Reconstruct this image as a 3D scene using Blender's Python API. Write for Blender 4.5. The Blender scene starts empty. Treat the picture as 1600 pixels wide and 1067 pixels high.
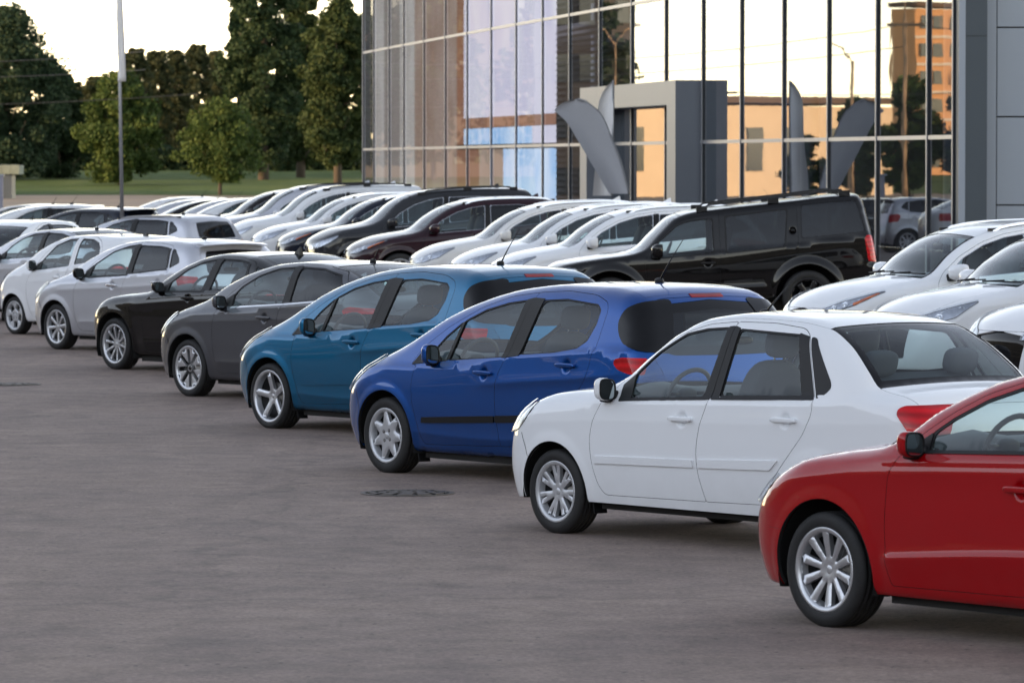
import bpy, math, random
import numpy as np
from mathutils import Vector, Matrix
from mathutils.geometry import delaunay_2d_cdt

S = bpy.context.scene
C = S.collection
R = math.radians
random.seed(7)
np.random.seed(7)

# ------------------------------------------------------------------ camera
cam = bpy.data.objects.new('camera', bpy.data.cameras.new('camera'))
C.objects.link(cam)
S.camera = cam
cam.location = (0, 0, 2.52)
cam.rotation_euler = (R(90) - math.atan(278.5 / 7500.0), 0, 0)
cam.data.sensor_width = 36.0
cam.data.lens = 36.0 * 7500.0 / 1600.0
cam.data.clip_start = 1.0
cam.data.clip_end = 6000.0
cam.data.dof.use_dof = True
cam.data.dof.focus_distance = 36.0
cam.data.dof.aperture_fstop = 8.0

# ------------------------------------------------------------------ sky and sun
SUN_ELEV, SUN_AZ = 7.0, -112.0           # azimuth in degrees clockwise from the viewing direction
world = bpy.data.worlds.new('World')
S.world = world
world.use_nodes = True
wn = world.node_tree
wn.nodes.clear()
sky = wn.nodes.new('ShaderNodeTexSky')
sky.sky_type = 'NISHITA'
sky.sun_disc = False
sky.sun_elevation = R(SUN_ELEV)
sky.sun_rotation = R(SUN_AZ)
sky.air_density = .45
sky.dust_density = 0.0
sky.ozone_density = .3
bg = wn.nodes.new('ShaderNodeBackground')
bg.inputs['Strength'].default_value = 0.15
wo = wn.nodes.new('ShaderNodeOutputWorld')
wb_ = wn.nodes.new('ShaderNodeMix')
wb_.data_type = 'RGBA'
wb_.blend_type = 'MULTIPLY'
wb_.inputs[0].default_value = 1.0
wb_.inputs[7].default_value = (1.55, 1.06, .75, 1)          # the photograph's warm white balance
wn.links.new(sky.outputs[0], wb_.inputs[6])
wn.links.new(wb_.outputs[2], bg.inputs[0])
wn.links.new(bg.outputs[0], wo.inputs[0])

sun = bpy.data.objects.new('sun', bpy.data.lights.new('sun', 'SUN'))
C.objects.link(sun)
sun.data.energy = 2.0
sun.data.angle = R(3.0)
sun.data.color = (1.0, 0.62, 0.32)
sd = Vector((math.sin(R(SUN_AZ)) * math.cos(R(SUN_ELEV)), math.cos(R(SUN_AZ)) * math.cos(R(SUN_ELEV)), math.sin(R(SUN_ELEV))))
sun.rotation_euler = sd.to_track_quat('Z', 'Y').to_euler()

S.view_settings.view_transform = 'Standard'
S.view_settings.look = 'None'
S.view_settings.gamma = 1.0
S.view_settings.exposure = 2.6
S.cycles.max_bounces = 10
S.cycles.transparent_max_bounces = 16
S.cycles.caustics_reflective = False
S.cycles.caustics_refractive = False
S.cycles.sample_clamp_indirect = 4.0

# ------------------------------------------------------------------ materials
class NT:
    def __init__(s, name):
        s.m = bpy.data.materials.new(name)
        s.m.use_nodes = True
        s.t = s.m.node_tree
        s.t.nodes.clear()
        s.out = s.t.nodes.new('ShaderNodeOutputMaterial')
    def n(s, typ, **kw):
        nd = s.t.nodes.new(typ)
        for k, v in kw.items():
            if k.startswith('i_'):
                nd.inputs[int(k[2:])].default_value = v
            else:
                setattr(nd, k, v)
        return nd
    def l(s, a, b):
        s.t.links.new(a, b)
    def principled(s, col=(.5, .5, .5), rough=.5, metal=0., coat=0., coat_rough=.03, spec=.5):
        b = s.n('ShaderNodeBsdfPrincipled')
        b.inputs['Base Color'].default_value = (*col, 1)
        b.inputs['Roughness'].default_value = rough
        b.inputs['Metallic'].default_value = metal
        b.inputs['Coat Weight'].default_value = coat
        b.inputs['Coat Roughness'].default_value = coat_rough
        b.inputs['Specular IOR Level'].default_value = spec
        s.l(b.outputs[0], s.out.inputs[0])
        return b

def mix_color(nt, fac, a, b):
    m = nt.n('ShaderNodeMix', data_type='RGBA')
    for inp, v in ((m.inputs[0], fac), (m.inputs[6], a), (m.inputs[7], b)):
        if hasattr(v, 'is_linked') or hasattr(v, 'links'):
            nt.l(v, inp)
        else:
            inp.default_value = v if not isinstance(v, tuple) or len(v) == 4 else (*v, 1)
    return m.outputs[2]

def noise(nt, scale, detail=4., rough=.55, vec=None, dist=0.):
    n = nt.n('ShaderNodeTexNoise')
    n.inputs['Scale'].default_value = scale
    n.inputs['Detail'].default_value = detail
    n.inputs['Roughness'].default_value = rough
    n.inputs['Distortion'].default_value = dist
    if vec is not None:
        nt.l(vec, n.inputs['Vector'])
    return n.outputs[0]

def ramp(nt, fac, stops):
    r = nt.n('ShaderNodeValToRGB')
    while len(r.color_ramp.elements) < len(stops):
        r.color_ramp.elements.new(.5)
    for e, (p, c) in zip(r.color_ramp.elements, stops):
        e.position = p
        e.color = (*c, 1) if isinstance(c, tuple) else (c, c, c, 1)
    nt.l(fac, r.inputs[0])
    return r.outputs[0]

def objcoord(nt):
    return nt.n('ShaderNodeTexCoord').outputs['Object']

def simple(name, col, rough=.5, metal=0., coat=0., var=0., scale=20., bump=0., bscale=200., spec=.5):
    nt = NT(name)
    b = nt.principled(col, rough, metal, coat, spec=spec)
    oc = objcoord(nt)
    if var:
        f = noise(nt, scale, 5., .6, oc)
        c = mix_color(nt, f, tuple(x * (1 - var) for x in col), tuple(min(1, x * (1 + var)) for x in col))
        nt.l(c, b.inputs['Base Color'])
    if bump:
        bm = nt.n('ShaderNodeBump')
        bm.inputs['Strength'].default_value = bump
        bm.inputs['Distance'].default_value = .01
        nt.l(noise(nt, bscale, 3., .6, oc), bm.inputs['Height'])
        nt.l(bm.outputs[0], b.inputs['Normal'])
    return nt.m

def paint(name, col, flake=0., metal=0., rough=.35, dirt=.12):
    """car paint: colour coat under a clear coat, with a thin film of road dust low on the panels"""
    nt = NT(name)
    b = nt.principled(col, rough, metal, 1.0, .02)
    b.inputs['Coat IOR'].default_value = 1.43
    b.inputs['Specular IOR Level'].default_value = .05
    geo = nt.n('ShaderNodeNewGeometry')
    oc = objcoord(nt)
    sep = nt.n('ShaderNodeSeparateXYZ')
    nt.l(oc, sep.inputs[0])
    base = (*col, 1)
    if flake:
        v = nt.n('ShaderNodeTexVoronoi')
        v.inputs['Scale'].default_value = 900.
        nt.l(oc, v.inputs['Vector'])
        base = mix_color(nt, ramp(nt, v.outputs[0], [(0., 0.), (1., flake)]), base, tuple(min(1, x * 1.7) for x in col))
    mr = nt.n('ShaderNodeMapRange')
    mr.inputs[1].default_value = .75
    mr.inputs[2].default_value = .2
    nt.l(sep.outputs[2], mr.inputs[0])
    nz = ramp(nt, noise(nt, 3., 6., .65, oc), [(.35, 0.), (.75, 1.)])
    mul = nt.n('ShaderNodeMath', operation='MULTIPLY')
    nt.l(mr.outputs[0], mul.inputs[0]); nt.l(nz, mul.inputs[1])
    mul2 = nt.n('ShaderNodeMath', operation='MULTIPLY')
    nt.l(mul.outputs[0], mul2.inputs[0]); mul2.inputs[1].default_value = dirt
    nt.l(mix_color(nt, mul2.outputs[0], base, (.19, .17, .15)), b.inputs['Base Color'])
    rr = nt.n('ShaderNodeMapRange')
    rr.inputs[3].default_value = .02
    rr.inputs[4].default_value = .16
    nt.l(mul.outputs[0], rr.inputs[0])
    nt.l(rr.outputs[0], b.inputs['Coat Roughness'])
    return nt.m

def schlick(nt, r0, normal=None):
    """mirror share of a thin pane, the same from both of its sides"""
    g = nt.n('ShaderNodeNewGeometry')
    d = nt.n('ShaderNodeVectorMath', operation='DOT_PRODUCT')
    nt.l(g.outputs['Incoming'], d.inputs[0]); nt.l(normal or g.outputs['Normal'], d.inputs[1])
    ab = nt.n('ShaderNodeMath', operation='ABSOLUTE'); nt.l(d.outputs['Value'], ab.inputs[0])
    om = nt.n('ShaderNodeMath', operation='SUBTRACT', use_clamp=True); om.inputs[0].default_value = 1.; nt.l(ab.outputs[0], om.inputs[1])
    pw = nt.n('ShaderNodeMath', operation='POWER'); nt.l(om.outputs[0], pw.inputs[0]); pw.inputs[1].default_value = 5.
    ma = nt.n('ShaderNodeMath', operation='MULTIPLY_ADD', use_clamp=True); nt.l(pw.outputs[0], ma.inputs[0]); ma.inputs[1].default_value = 1 - r0; ma.inputs[2].default_value = r0
    return ma.outputs[0]

def glass(name, tint, rough=0., r0=.045):
    """a thin pane: tinted see-through mixed with a Fresnel mirror"""
    nt = NT(name)
    tr = nt.n('ShaderNodeBsdfTransparent')
    tr.inputs[0].default_value = (*tint, 1)
    gl = nt.n('ShaderNodeBsdfGlossy')
    gl.inputs['Roughness'].default_value = rough
    gl.inputs['Color'].default_value = (.95, .97, 1., 1)
    mx = nt.n('ShaderNodeMixShader')
    nt.l(schlick(nt, r0), mx.inputs[0]); nt.l(tr.outputs[0], mx.inputs[1]); nt.l(gl.outputs[0], mx.inputs[2])
    nt.l(mx.outputs[0], nt.out.inputs[0])
    return nt.m

M = {}
M['trim'] = simple('black_plastic_trim', (.009, .009, .010), .45, spec=.25)
M['gloss_black'] = simple('gloss_black', (.004, .004, .005), .05, spec=.3)
M['liner'] = simple('wheel_arch_liner', (.008, .008, .008), .9)
M['under'] = simple('underbody', (.014, .013, .012), .85, var=.4)
M['interior'] = simple('interior_plastic', (.06, .062, .068), .7)
M['seat'] = simple('seat_cloth', (.045, .048, .057), .9, bump=.2)
M['seat_beige'] = simple('seat_leather_beige', (.32, .25, .18), .5)
M['headliner'] = simple('headliner_cloth', (.36, .35, .33), .9)
M['chrome'] = simple('chrome', (.75, .76, .78), .08, 1.)
M['glass'] = glass('car_glass', (.82, .93, .93))
M['glass_dark'] = glass('privacy_glass', (.10, .12, .13))
M['glass_rear'] = glass('rear_glass', (.72, .82, .82))
M['mirror'] = simple('mirror_silver', (.55, .62, .62), .02, 1.)
M['tyre'] = None
M['red_lens'] = None
# ------------------------------------------------------------------ car materials that need more nodes
def make_tyre_mat():
    nt = NT('tyre_rubber')
    b = nt.principled((.010, .010, .011), .7)
    oc = objcoord(nt)
    sep = nt.n('ShaderNodeSeparateXYZ'); nt.l(oc, sep.inputs[0])
    at = nt.n('ShaderNodeMath', operation='ARCTAN2'); nt.l(sep.outputs[2], at.inputs[0]); nt.l(sep.outputs[0], at.inputs[1])
    mu = nt.n('ShaderNodeMath', operation='MULTIPLY'); nt.l(at.outputs[0], mu.inputs[0]); mu.inputs[1].default_value = 70 / (2 * math.pi)
    ya = nt.n('ShaderNodeMath', operation='ABSOLUTE'); nt.l(sep.outputs[1], ya.inputs[0])
    ym = nt.n('ShaderNodeMath', operation='MULTIPLY_ADD'); nt.l(ya.outputs[0], ym.inputs[0]); ym.inputs[1].default_value = 9.; nt.l(mu.outputs[0], ym.inputs[2])
    fr = nt.n('ShaderNodeMath', operation='FRACT'); nt.l(ym.outputs[0], fr.inputs[0])
    lt = nt.n('ShaderNodeMath', operation='LESS_THAN'); nt.l(fr.outputs[0], lt.inputs[0]); lt.inputs[1].default_value = .2
    xx = nt.n('ShaderNodeMath', operation='MULTIPLY'); nt.l(sep.outputs[0], xx.inputs[0]); nt.l(sep.outputs[0], xx.inputs[1])
    zz = nt.n('ShaderNodeMath', operation='MULTIPLY_ADD'); nt.l(sep.outputs[2], zz.inputs[0]); nt.l(sep.outputs[2], zz.inputs[1]); nt.l(xx.outputs[0], zz.inputs[2])
    gt = nt.n('ShaderNodeMath', operation='GREATER_THAN'); nt.l(zz.outputs[0], gt.inputs[0]); gt.inputs[1].default_value = .283 ** 2
    gm = nt.n('ShaderNodeMath', operation='MULTIPLY'); nt.l(lt.outputs[0], gm.inputs[0]); nt.l(gt.outputs[0], gm.inputs[1])
    bm = nt.n('ShaderNodeBump'); bm.invert = True
    bm.inputs['Strength'].default_value = .8; bm.inputs['Distance'].default_value = .008
    nt.l(gm.outputs[0], bm.inputs['Height']); nt.l(bm.outputs[0], b.inputs['Normal'])
    d = noise(nt, 9., 5., .6, oc)
    nt.l(mix_color(nt, ramp(nt, d, [(.4, 0.), (.8, .6)]), (.008, .008, .0085), (.018, .017, .016)), b.inputs['Base Color'])
    return nt.m

def make_lens(name, col, dark):
    nt = NT(name)
    b = nt.principled(col, .3, 0., .6, .03, spec=.1)
    oc = objcoord(nt)
    w = nt.n('ShaderNodeTexWave', wave_type='BANDS', bands_direction='Z')
    w.inputs['Scale'].default_value = 5.
    w.inputs['Distortion'].default_value = 2.5
    nt.l(oc, w.inputs['Vector'])
    nt.l(mix_color(nt, w.outputs[1], dark, col), b.inputs['Base Color'])
    return nt.m

M['tyre'] = make_tyre_mat()
M['red_lens'] = make_lens('red_lamp_lens', (.56, .004, .010), (.32, .002, .005))
M['red_stop'] = make_lens('stop_lamp_lens', (.35, .006, .01), (.16, .003, .005))
M['amber_lens'] = make_lens('amber_lamp_lens', (.75, .16, .01), (.5, .09, .01))
M['lamp_bowl'] = simple('lamp_reflector', (.42, .44, .48), .2, .7, .5, var=.7, scale=16.)
M['lamp_cover'] = glass('lamp_cover', (.93, .95, .97), 0., .10)
M['alloy'] = simple('alloy_silver', (.56, .57, .59), .34, .75, .4)
M['alloy_dark'] = simple('alloy_shadow', (.03, .03, .032), .5, .3)  # dark metal of rim barrels and steering wheel spokes
M['hub_plastic'] = simple('hub_cap_plastic', (.50, .51, .53), .38, .5, .3)
M['rim_black'] = simple('rim_black', (.01, .01, .011), .25)
M['brake'] = simple('brake_disc_steel', (.25, .24, .23), .45, .8)

# ------------------------------------------------------------------ numeric helpers
def pchip(pts):
    p = sorted(pts)
    x = np.array([a for a, b in p], float); y = np.array([b for a, b in p], float)
    h = np.diff(x); d = np.diff(y) / h
    m = np.zeros_like(y)
    for i in range(1, len(x) - 1):
        if d[i - 1] * d[i] > 0:
            w1 = 2 * h[i] + h[i - 1]; w2 = h[i] + 2 * h[i - 1]
            m[i] = (w1 + w2) / (w1 / d[i - 1] + w2 / d[i])
    m[0] = d[0]; m[-1] = d[-1]
    def f(t):
        t = np.asarray(t, float)
        tc = np.clip(t, x[0], x[-1])
        i = np.clip(np.searchsorted(x, tc) - 1, 0, len(x) - 2)
        s = (tc - x[i]) / h[i]
        v = y[i] * (1 + 2 * s) * (1 - s) ** 2 + h[i] * m[i] * s * (1 - s) ** 2 + y[i + 1] * s * s * (3 - 2 * s) + h[i] * m[i + 1] * s * s * (s - 1)
        return v + np.where(t > x[-1], (t - x[-1]) * m[-1], 0) + np.where(t < x[0], (t - x[0]) * m[0], 0)
    return f

def sstep(t):
    t = np.clip(t, 0, 1)
    return t * t * (3 - 2 * t)

def smax(a, b, k):
    h = np.maximum(k - np.abs(a - b), 0) / k
    return np.maximum(a, b) + h * h * k * .25

def chaikin(p, n=2):
    p = np.asarray(p, float)
    for _ in range(n):
        q = np.roll(p, -1, 0)
        p = np.stack([p * .75 + q * .25, p * .25 + q * .75], 1).reshape(-1, 2)
    return p

def rounded(pts, r=.04, n=4):
    """polygon with each corner rounded by radius-like distance r (a point may carry its own r)"""
    out = []
    N = len(pts)
    P = [np.array(q[:2], float) for q in pts]
    for i in range(N):
        ri = pts[i][2] if len(pts[i]) > 2 else r
        a, b, c = P[i - 1], P[i], P[(i + 1) % N]
        u = a - b; v = c - b
        lu, lv = np.linalg.norm(u), np.linalg.norm(v)
        d = min(ri, lu * .45, lv * .45)
        if d < 1e-3:
            out.append(b); continue
        p0 = b + u / lu * d; p1 = b + v / lv * d
        for k in range(n + 1):
            t = k / n
            out.append((1 - t) ** 2 * p0 + 2 * t * (1 - t) * b + t * t * p1)
    return np.array(out)

def resample(p, step, closed=True):
    out = []
    N = len(p)
    for i in range(N if closed else N - 1):
        a, b = p[i], p[(i + 1) % N]
        L = np.linalg.norm(b - a)
        if L < 1e-6:
            continue
        n = max(1, int(math.ceil(L / step)))
        for k in range(n):
            out.append(a + (b - a) * k / n)
    if not closed:
        out.append(p[-1])
    return np.array(out)

def area2(p):
    x, y = p[:, 0], p[:, 1]
    return np.sum(x * np.roll(y, -1) - np.roll(x, -1) * y) / 2

def offset(p, d):
    """grow (d > 0) or shrink a closed polygon"""
    p = np.asarray(p, float)
    keep = [0]
    for i in range(1, len(p)):
        if np.linalg.norm(p[i] - p[keep[-1]]) > 1e-4:
            keep.append(i)
    p = p[keep]
    if area2(p) < 0:
        p = p[::-1]
    e = np.roll(p, -1, 0) - p
    e = e / np.maximum(np.linalg.norm(e, axis=1, keepdims=True), 1e-9)
    nrm = np.stack([e[:, 1], -e[:, 0]], 1)
    m = nrm + np.roll(nrm, 1, 0)
    m = m / np.maximum(np.linalg.norm(m, axis=1, keepdims=True), 1e-9)
    c = np.maximum((m * nrm).sum(1, keepdims=True), .5)
    return p + m * d / c

def inside(poly, q):
    x, y = q[:, 0][:, None], q[:, 1][:, None]
    a = poly; b = np.roll(poly, -1, 0)
    cond = (a[:, 1][None] > y) != (b[:, 1][None] > y)
    dy = b[:, 1] - a[:, 1]
    dy = np.where(np.abs(dy) < 1e-12, 1e-12, dy)
    xi = (b[:, 0] - a[:, 0])[None] * (y - a[:, 1][None]) / dy[None] + a[:, 0][None]
    return (np.sum(cond & (x < xi), 1) % 2) == 1

def dist_to(poly, q):
    a = poly; b = np.roll(poly, -1, 0)
    ab = b - a
    L = np.maximum((ab ** 2).sum(1), 1e-12)
    t = np.clip(((q[:, None] - a[None]) * ab[None]).sum(2) / L[None], 0, 1)
    d = q[:, None] - (a[None] + t[..., None] * ab[None])
    return np.sqrt((d ** 2).sum(2)).min(1)

class Geo:
    """collects faces with material slots, becomes one mesh"""
    def __init__(s):
        s.v = []; s.f = []; s.m = []; s.n = []; s.count = 0
    def add(s, V, F, mat, N=None):
        V = np.asarray(V, float)
        s.v.append(V)
        s.f += [tuple(i + s.count for i in f) for f in F]
        s.m += [mat] * len(F)
        s.n.append(np.zeros_like(V) if N is None else np.asarray(N, float))
        s.count += len(V)
        return s
    def merge(s, g, mirror=False):
        V = np.concatenate(g.v); N = np.concatenate(g.n)
        F = g.f
        if mirror:
            V = V * [1, -1, 1]; N = N * [1, -1, 1]
            F = [f[::-1] for f in F]
        s.v.append(V); s.n.append(N)
        s.f += [tuple(i + s.count for i in f) for f in F]
        s.m += list(g.m)
        s.count += len(V)
        return s
    def mesh(s, name, shift=(0, 0, 0), smooth=True):
        V = np.concatenate(s.v) + np.asarray(shift)
        N = np.concatenate(s.n)
        me = bpy.data.meshes.new(name)
        me.from_pydata(V.tolist(), [], s.f)
        slots = []
        for m in s.m:
            if m not in slots:
                slots.append(m)
        for m in slots:
            me.materials.append(M[m] if isinstance(m, str) else m)
        me.polygons.foreach_set('material_index', [slots.index(m) for m in s.m])
        me.polygons.foreach_set('use_smooth', [smooth] * len(s.f))
        me.update()
        if smooth and np.any(N):
            me.normals_split_custom_set_from_vertices(N.tolist())
        return me
    def obj(s, name, parent=None, shift=(0, 0, 0), smooth=True):
        o = bpy.data.objects.new(name, s.mesh(name, shift, smooth))
        C.objects.link(o)
        if parent:
            o.parent = parent
        return o

def box(g, c, sz, mat, rot=None, taper=1.):
    x, y, z = [k / 2 for k in sz]
    V = np.array([(-x, -y, -z), (x, -y, -z), (x, y, -z), (-x, y, -z), (-x * taper, -y * taper, z), (x * taper, -y * taper, z), (x * taper, y * taper, z), (-x * taper, y * taper, z)])
    if rot is not None:
        V = V @ np.array(rot).T
    g.add(V + np.array(c), [(0, 3, 2, 1), (4, 5, 6, 7), (0, 1, 5, 4), (1, 2, 6, 5), (2, 3, 7, 6), (3, 0, 4, 7)], mat)

def boxn(g, c, sz, mat, rot=None):
    """box with split, flat faces"""
    x, y, z = [k / 2 for k in sz]
    V = np.array([(-x, -y, -z), (x, -y, -z), (x, y, -z), (-x, y, -z), (-x, -y, z), (x, -y, z), (x, y, z), (-x, y, z)])
    if rot is not None:
        V = V @ np.array(rot).T
    V = V + np.array(c)
    for f in [(0, 3, 2, 1), (4, 5, 6, 7), (0, 1, 5, 4), (1, 2, 6, 5), (2, 3, 7, 6), (3, 0, 4, 7)]:
        g.add(V[list(f)], [(0, 1, 2, 3)], mat)

def roty(a):
    c, s = math.cos(a), math.sin(a)
    return np.array([(c, 0, s), (0, 1, 0), (-s, 0, c)])
def rotz(a):
    c, s = math.cos(a), math.sin(a)
    return np.array([(c, -s, 0), (s, c, 0), (0, 0, 1)])

def blob(g, c, sz, mat, rot=None, e=.45, n=7, shape=None):
    """rounded box: a subdivided cube pushed towards a superellipsoid"""
    P = []; F = []
    t = np.linspace(-1, 1, n)
    t = np.sign(t) * np.abs(t) ** .8
    for ax in range(3):
        for sg in (-1, 1):
            base = len(P)
            for i in range(n):
                for j in range(n):
                    q = [0, 0, 0]
                    q[ax] = sg; q[(ax + 1) % 3] = t[i]; q[(ax + 2) % 3] = t[j]
                    P.append(q)
            for i in range(n - 1):
                for j in range(n - 1):
                    a = base + i * n + j
                    f = (a, a + n, a + n + 1, a + 1)
                    F.append(f if sg > 0 else f[::-1])
    P = np.array(P, float)
    key = {}
    idx = []
    Q = []
    for p in P:
        k = tuple(np.round(p, 4))
        if k not in key:
            key[k] = len(Q); Q.append(p)
        idx.append(key[k])
    Q = np.array(Q)
    F = [tuple(idx[i] for i in f) for f in F]
    pw = 2 / e
    r = (np.abs(Q) ** pw).sum(1) ** (1 / pw)
    Q = Q / r[:, None]
    if shape is not None:
        Q = shape(Q)
    Q = Q * np.array(sz) / 2
    if rot is not None:
        Q = Q @ np.array(rot).T
    g.add(Q + np.array(c), F, mat)

def tube(g, pts, r, mat, n=8, cap=True):
    pts = np.array(pts, float)
    r = np.broadcast_to(np.asarray(r, float), (len(pts),))
    V = []; F = []
    for i, p in enumerate(pts):
        d = pts[min(i + 1, len(pts) - 1)] - pts[max(i - 1, 0)]
        d = d / np.linalg.norm(d)
        u = np.cross(d, (0, 0, 1) if abs(d[2]) < .9 else (1, 0, 0)); u /= np.linalg.norm(u)
        w = np.cross(d, u)
        for k in range(n):
            a = 2 * math.pi * k / n
            V.append(p + (u * math.cos(a) + w * math.sin(a)) * r[i])
    for i in range(len(pts) - 1):
        for k in range(n):
            F.append((i * n + k, i * n + (k + 1) % n, (i + 1) * n + (k + 1) % n, (i + 1) * n + k))
    if cap:
        F.append(tuple(range(n))[::-1]); F.append(tuple((len(pts) - 1) * n + k for k in range(n)))
    g.add(V, F, mat)

def lathe(g, prof, mat, n=56, a0=0., a1=2 * math.pi, c=(0, 0, 0)):
    """profile of (radius, y) turned round the y axis"""
    closed = abs(a1 - a0 - 2 * math.pi) < 1e-6
    k = n if closed else n + 1
    V = []; F = []
    for i in range(k):
        a = a0 + (a1 - a0) * i / n
        for r, y in prof:
            V.append((c[0] + r * math.cos(a), c[1] + y, c[2] + r * math.sin(a)))
    p = len(prof)
    for i in range(n):
        i2 = (i + 1) % k
        for j in range(p - 1):
            F.append((i * p + j, i * p + j + 1, i2 * p + j + 1, i2 * p + j))
    g.add(V, F, mat)

# ------------------------------------------------------------------ the body of a car as one smooth implicit shape
class Body:
    def __init__(s, sp):
        s.sp = sp
        s.W2 = sp['W'] / 2
        s.Zc = pchip(sp['prof'])
        s.Xf = pchip(sp['front'])
        s.Xr = pchip(sp['rear'])
        s.k = sp['k']
        s.kx = np.array([a for a, b in sorted(sp['k'])]); s.kv = np.array([b for a, b in sorted(sp['k'])])
        s.belt = pchip(sp['belt'])
        s.creases = [(pchip(c['pts']), min(p[0] for p in c['pts']), max(p[0] for p in c['pts']), c['A'], c['up'], c['dn'], c.get('fade', .15)) for c in sp.get('creases', [])]
        s.nose = max(p[0] for p in sp['prof']); s.tail = min(p[0] for p in sp['prof'])
        s.wb = sp['wb']; s.rw = sp['rw']
        s.cups = []
    def Ys(s, x, z):
        sp = s.sp
        zm = sp.get('zm', .62)
        zb = s.belt(x)
        lo = np.maximum(0, zm - z) / .42
        up = np.clip((z - zm) / np.maximum(zb - zm, .05), 0, 1.)
        y = s.W2 - sp.get('tuck', .05) * lo ** 2 - sp.get('shd', .022) * up ** 2
        a = np.maximum(0, z - zb + .02)
        y = y - sp.get('step', .018) * sstep(a / .05) - sp.get('tumble', .30) * a - .06 * a * a
        tx0 = s.nose - sp.get('ftl', .75)
        y = y - sp.get('ft', .10) * np.clip((x - tx0) / (s.nose - tx0), 0, 1.3) ** 2
        rx0 = s.tail + sp.get('rtl', .9)
        y = y - sp.get('rt', .09) * np.clip((rx0 - x) / (rx0 - s.tail), 0, 1.3) ** 2
        for f, xa, xb, A, u, d, fd in s.creases:
            t = z - f(x)
            w = sstep((x - xa) / fd) * sstep((xb - x) / fd)
            ts = np.sqrt(t * t + 1.4e-4) - .0118
            y = y + A * w * np.exp(-ts / np.where(t > 0, u, d))
        for xw in (0., -s.wb):
            r = np.hypot(x - xw, z - s.rw)
            q = (r - sp['ra']) / sp.get('fw', .09)
            y = y + sp.get('flare', .012) * (1 - sstep(q)) * sstep((z - .15) / .15)
        for cx, cz in s.cups:
            r2 = (((x - cx) ** 2 + (z - cz) ** 2) / .046 ** 2)
            y = y - .019 * np.exp(-r2 ** 2)
        return y
    def F(s, P):
        x, y, z = P[..., 0], np.abs(P[..., 1]), P[..., 2]
        sp = s.sp
        side = y - s.Ys(x, z)
        xm = .5 * (s.nose + s.tail)
        w = sstep((x - xm) / .8 + .5)
        xs = x + (w * sp.get('bowf', .17) - (1 - w) * sp.get('bowr', .10)) * y * y
        zc = s.Zc(xs)
        dz = (s.Zc(xs + .01) - s.Zc(xs - .01)) / .02
        top = (z - (zc - sp.get('crown', .07) * y * y)) / np.sqrt(1 + dz * dz)
        k = np.interp(x, s.kx, s.kv)
        f = smax(side, top, k)
        zz = np.clip(z, 0, 2)
        fr = x - (s.Xf(zz) - sp.get('bf', .28) * y * y)
        f = smax(f, fr, sp.get('kf', .30))
        dr = (s.Xr(zz + .01) - s.Xr(zz - .01)) / .02
        re = ((s.Xr(zz) + sp.get('br', .10) * y * y) - x) / np.sqrt(1 + dr * dr)
        f = smax(f, re, sp.get('kr', .22))
        return smax(f, sp.get('z0', .19) - z, .05)
    def normal(s, P):
        e = 1e-3
        g = np.stack([s.F(P + d) - s.F(P - d) for d in (np.array([e, 0, 0]), np.array([0, e, 0]), np.array([0, 0, e]))], -1)
        return g / np.maximum(np.linalg.norm(g, axis=-1, keepdims=True), 1e-9)
    def cast(s, O, D, L=1.2, steps=40):
        """from points O march along -D ... D is the outward direction; returns the outermost surface points"""
        D = np.asarray(D, float)
        t = np.full(len(O), L)
        hit = np.full(len(O), np.nan); prev = t.copy()
        lo = np.full(len(O), 0.); hi = t.copy(); found = np.zeros(len(O), bool)
        last = L
        for tt in np.linspace(L, 0, steps)[1:]:
            v = s.F(O + D * tt)
            new = (~found) & (v < 0)
            lo[new] = tt; hi[new] = last
            found |= new
            last = tt
        for _ in range(26):
            mid = .5 * (lo + hi)
            v = s.F(O + D * mid[:, None])
            i = v < 0
            lo = np.where(i, mid, lo); hi = np.where(i, hi, mid)
        return O + D * np.where(found, .5 * (lo + hi), 0)[:, None], found
    def place(s, axis, q):
        """2-D panel coordinates to the surface.  side: (x,z)   top: (x,y)   rear/front: (y,z)"""
        q = np.asarray(q, float)
        n = len(q)
        if axis == 'side':
            O = np.stack([q[:, 0], np.zeros(n), q[:, 1]], 1); D = (0, 1, 0); L = 1.15
        elif axis == 'top':
            O = np.stack([q[:, 0], q[:, 1], np.full(n, .3)], 1); D = (0, 0, 1); L = 1.9
        elif axis == 'rear':
            O = np.stack([np.full(n, -s.wb * .6), q[:, 0], q[:, 1]], 1); D = (-1, 0, 0); L = 3.0
        elif axis == 'front':
            O = np.stack([np.full(n, -.2), q[:, 0], q[:, 1]], 1); D = (1, 0, 0); L = 1.8
        else:                                   # oblique: axis = (outward direction, right vector, origin)
            D, e1, org = [np.asarray(v, float) for v in axis]
            O = org + q[:, :1] * e1 + q[:, 1:] * np.array([0, 0, 1.]); L = 2.2
        P, ok = s.cast(O, D, L, 60)
        return P

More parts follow.
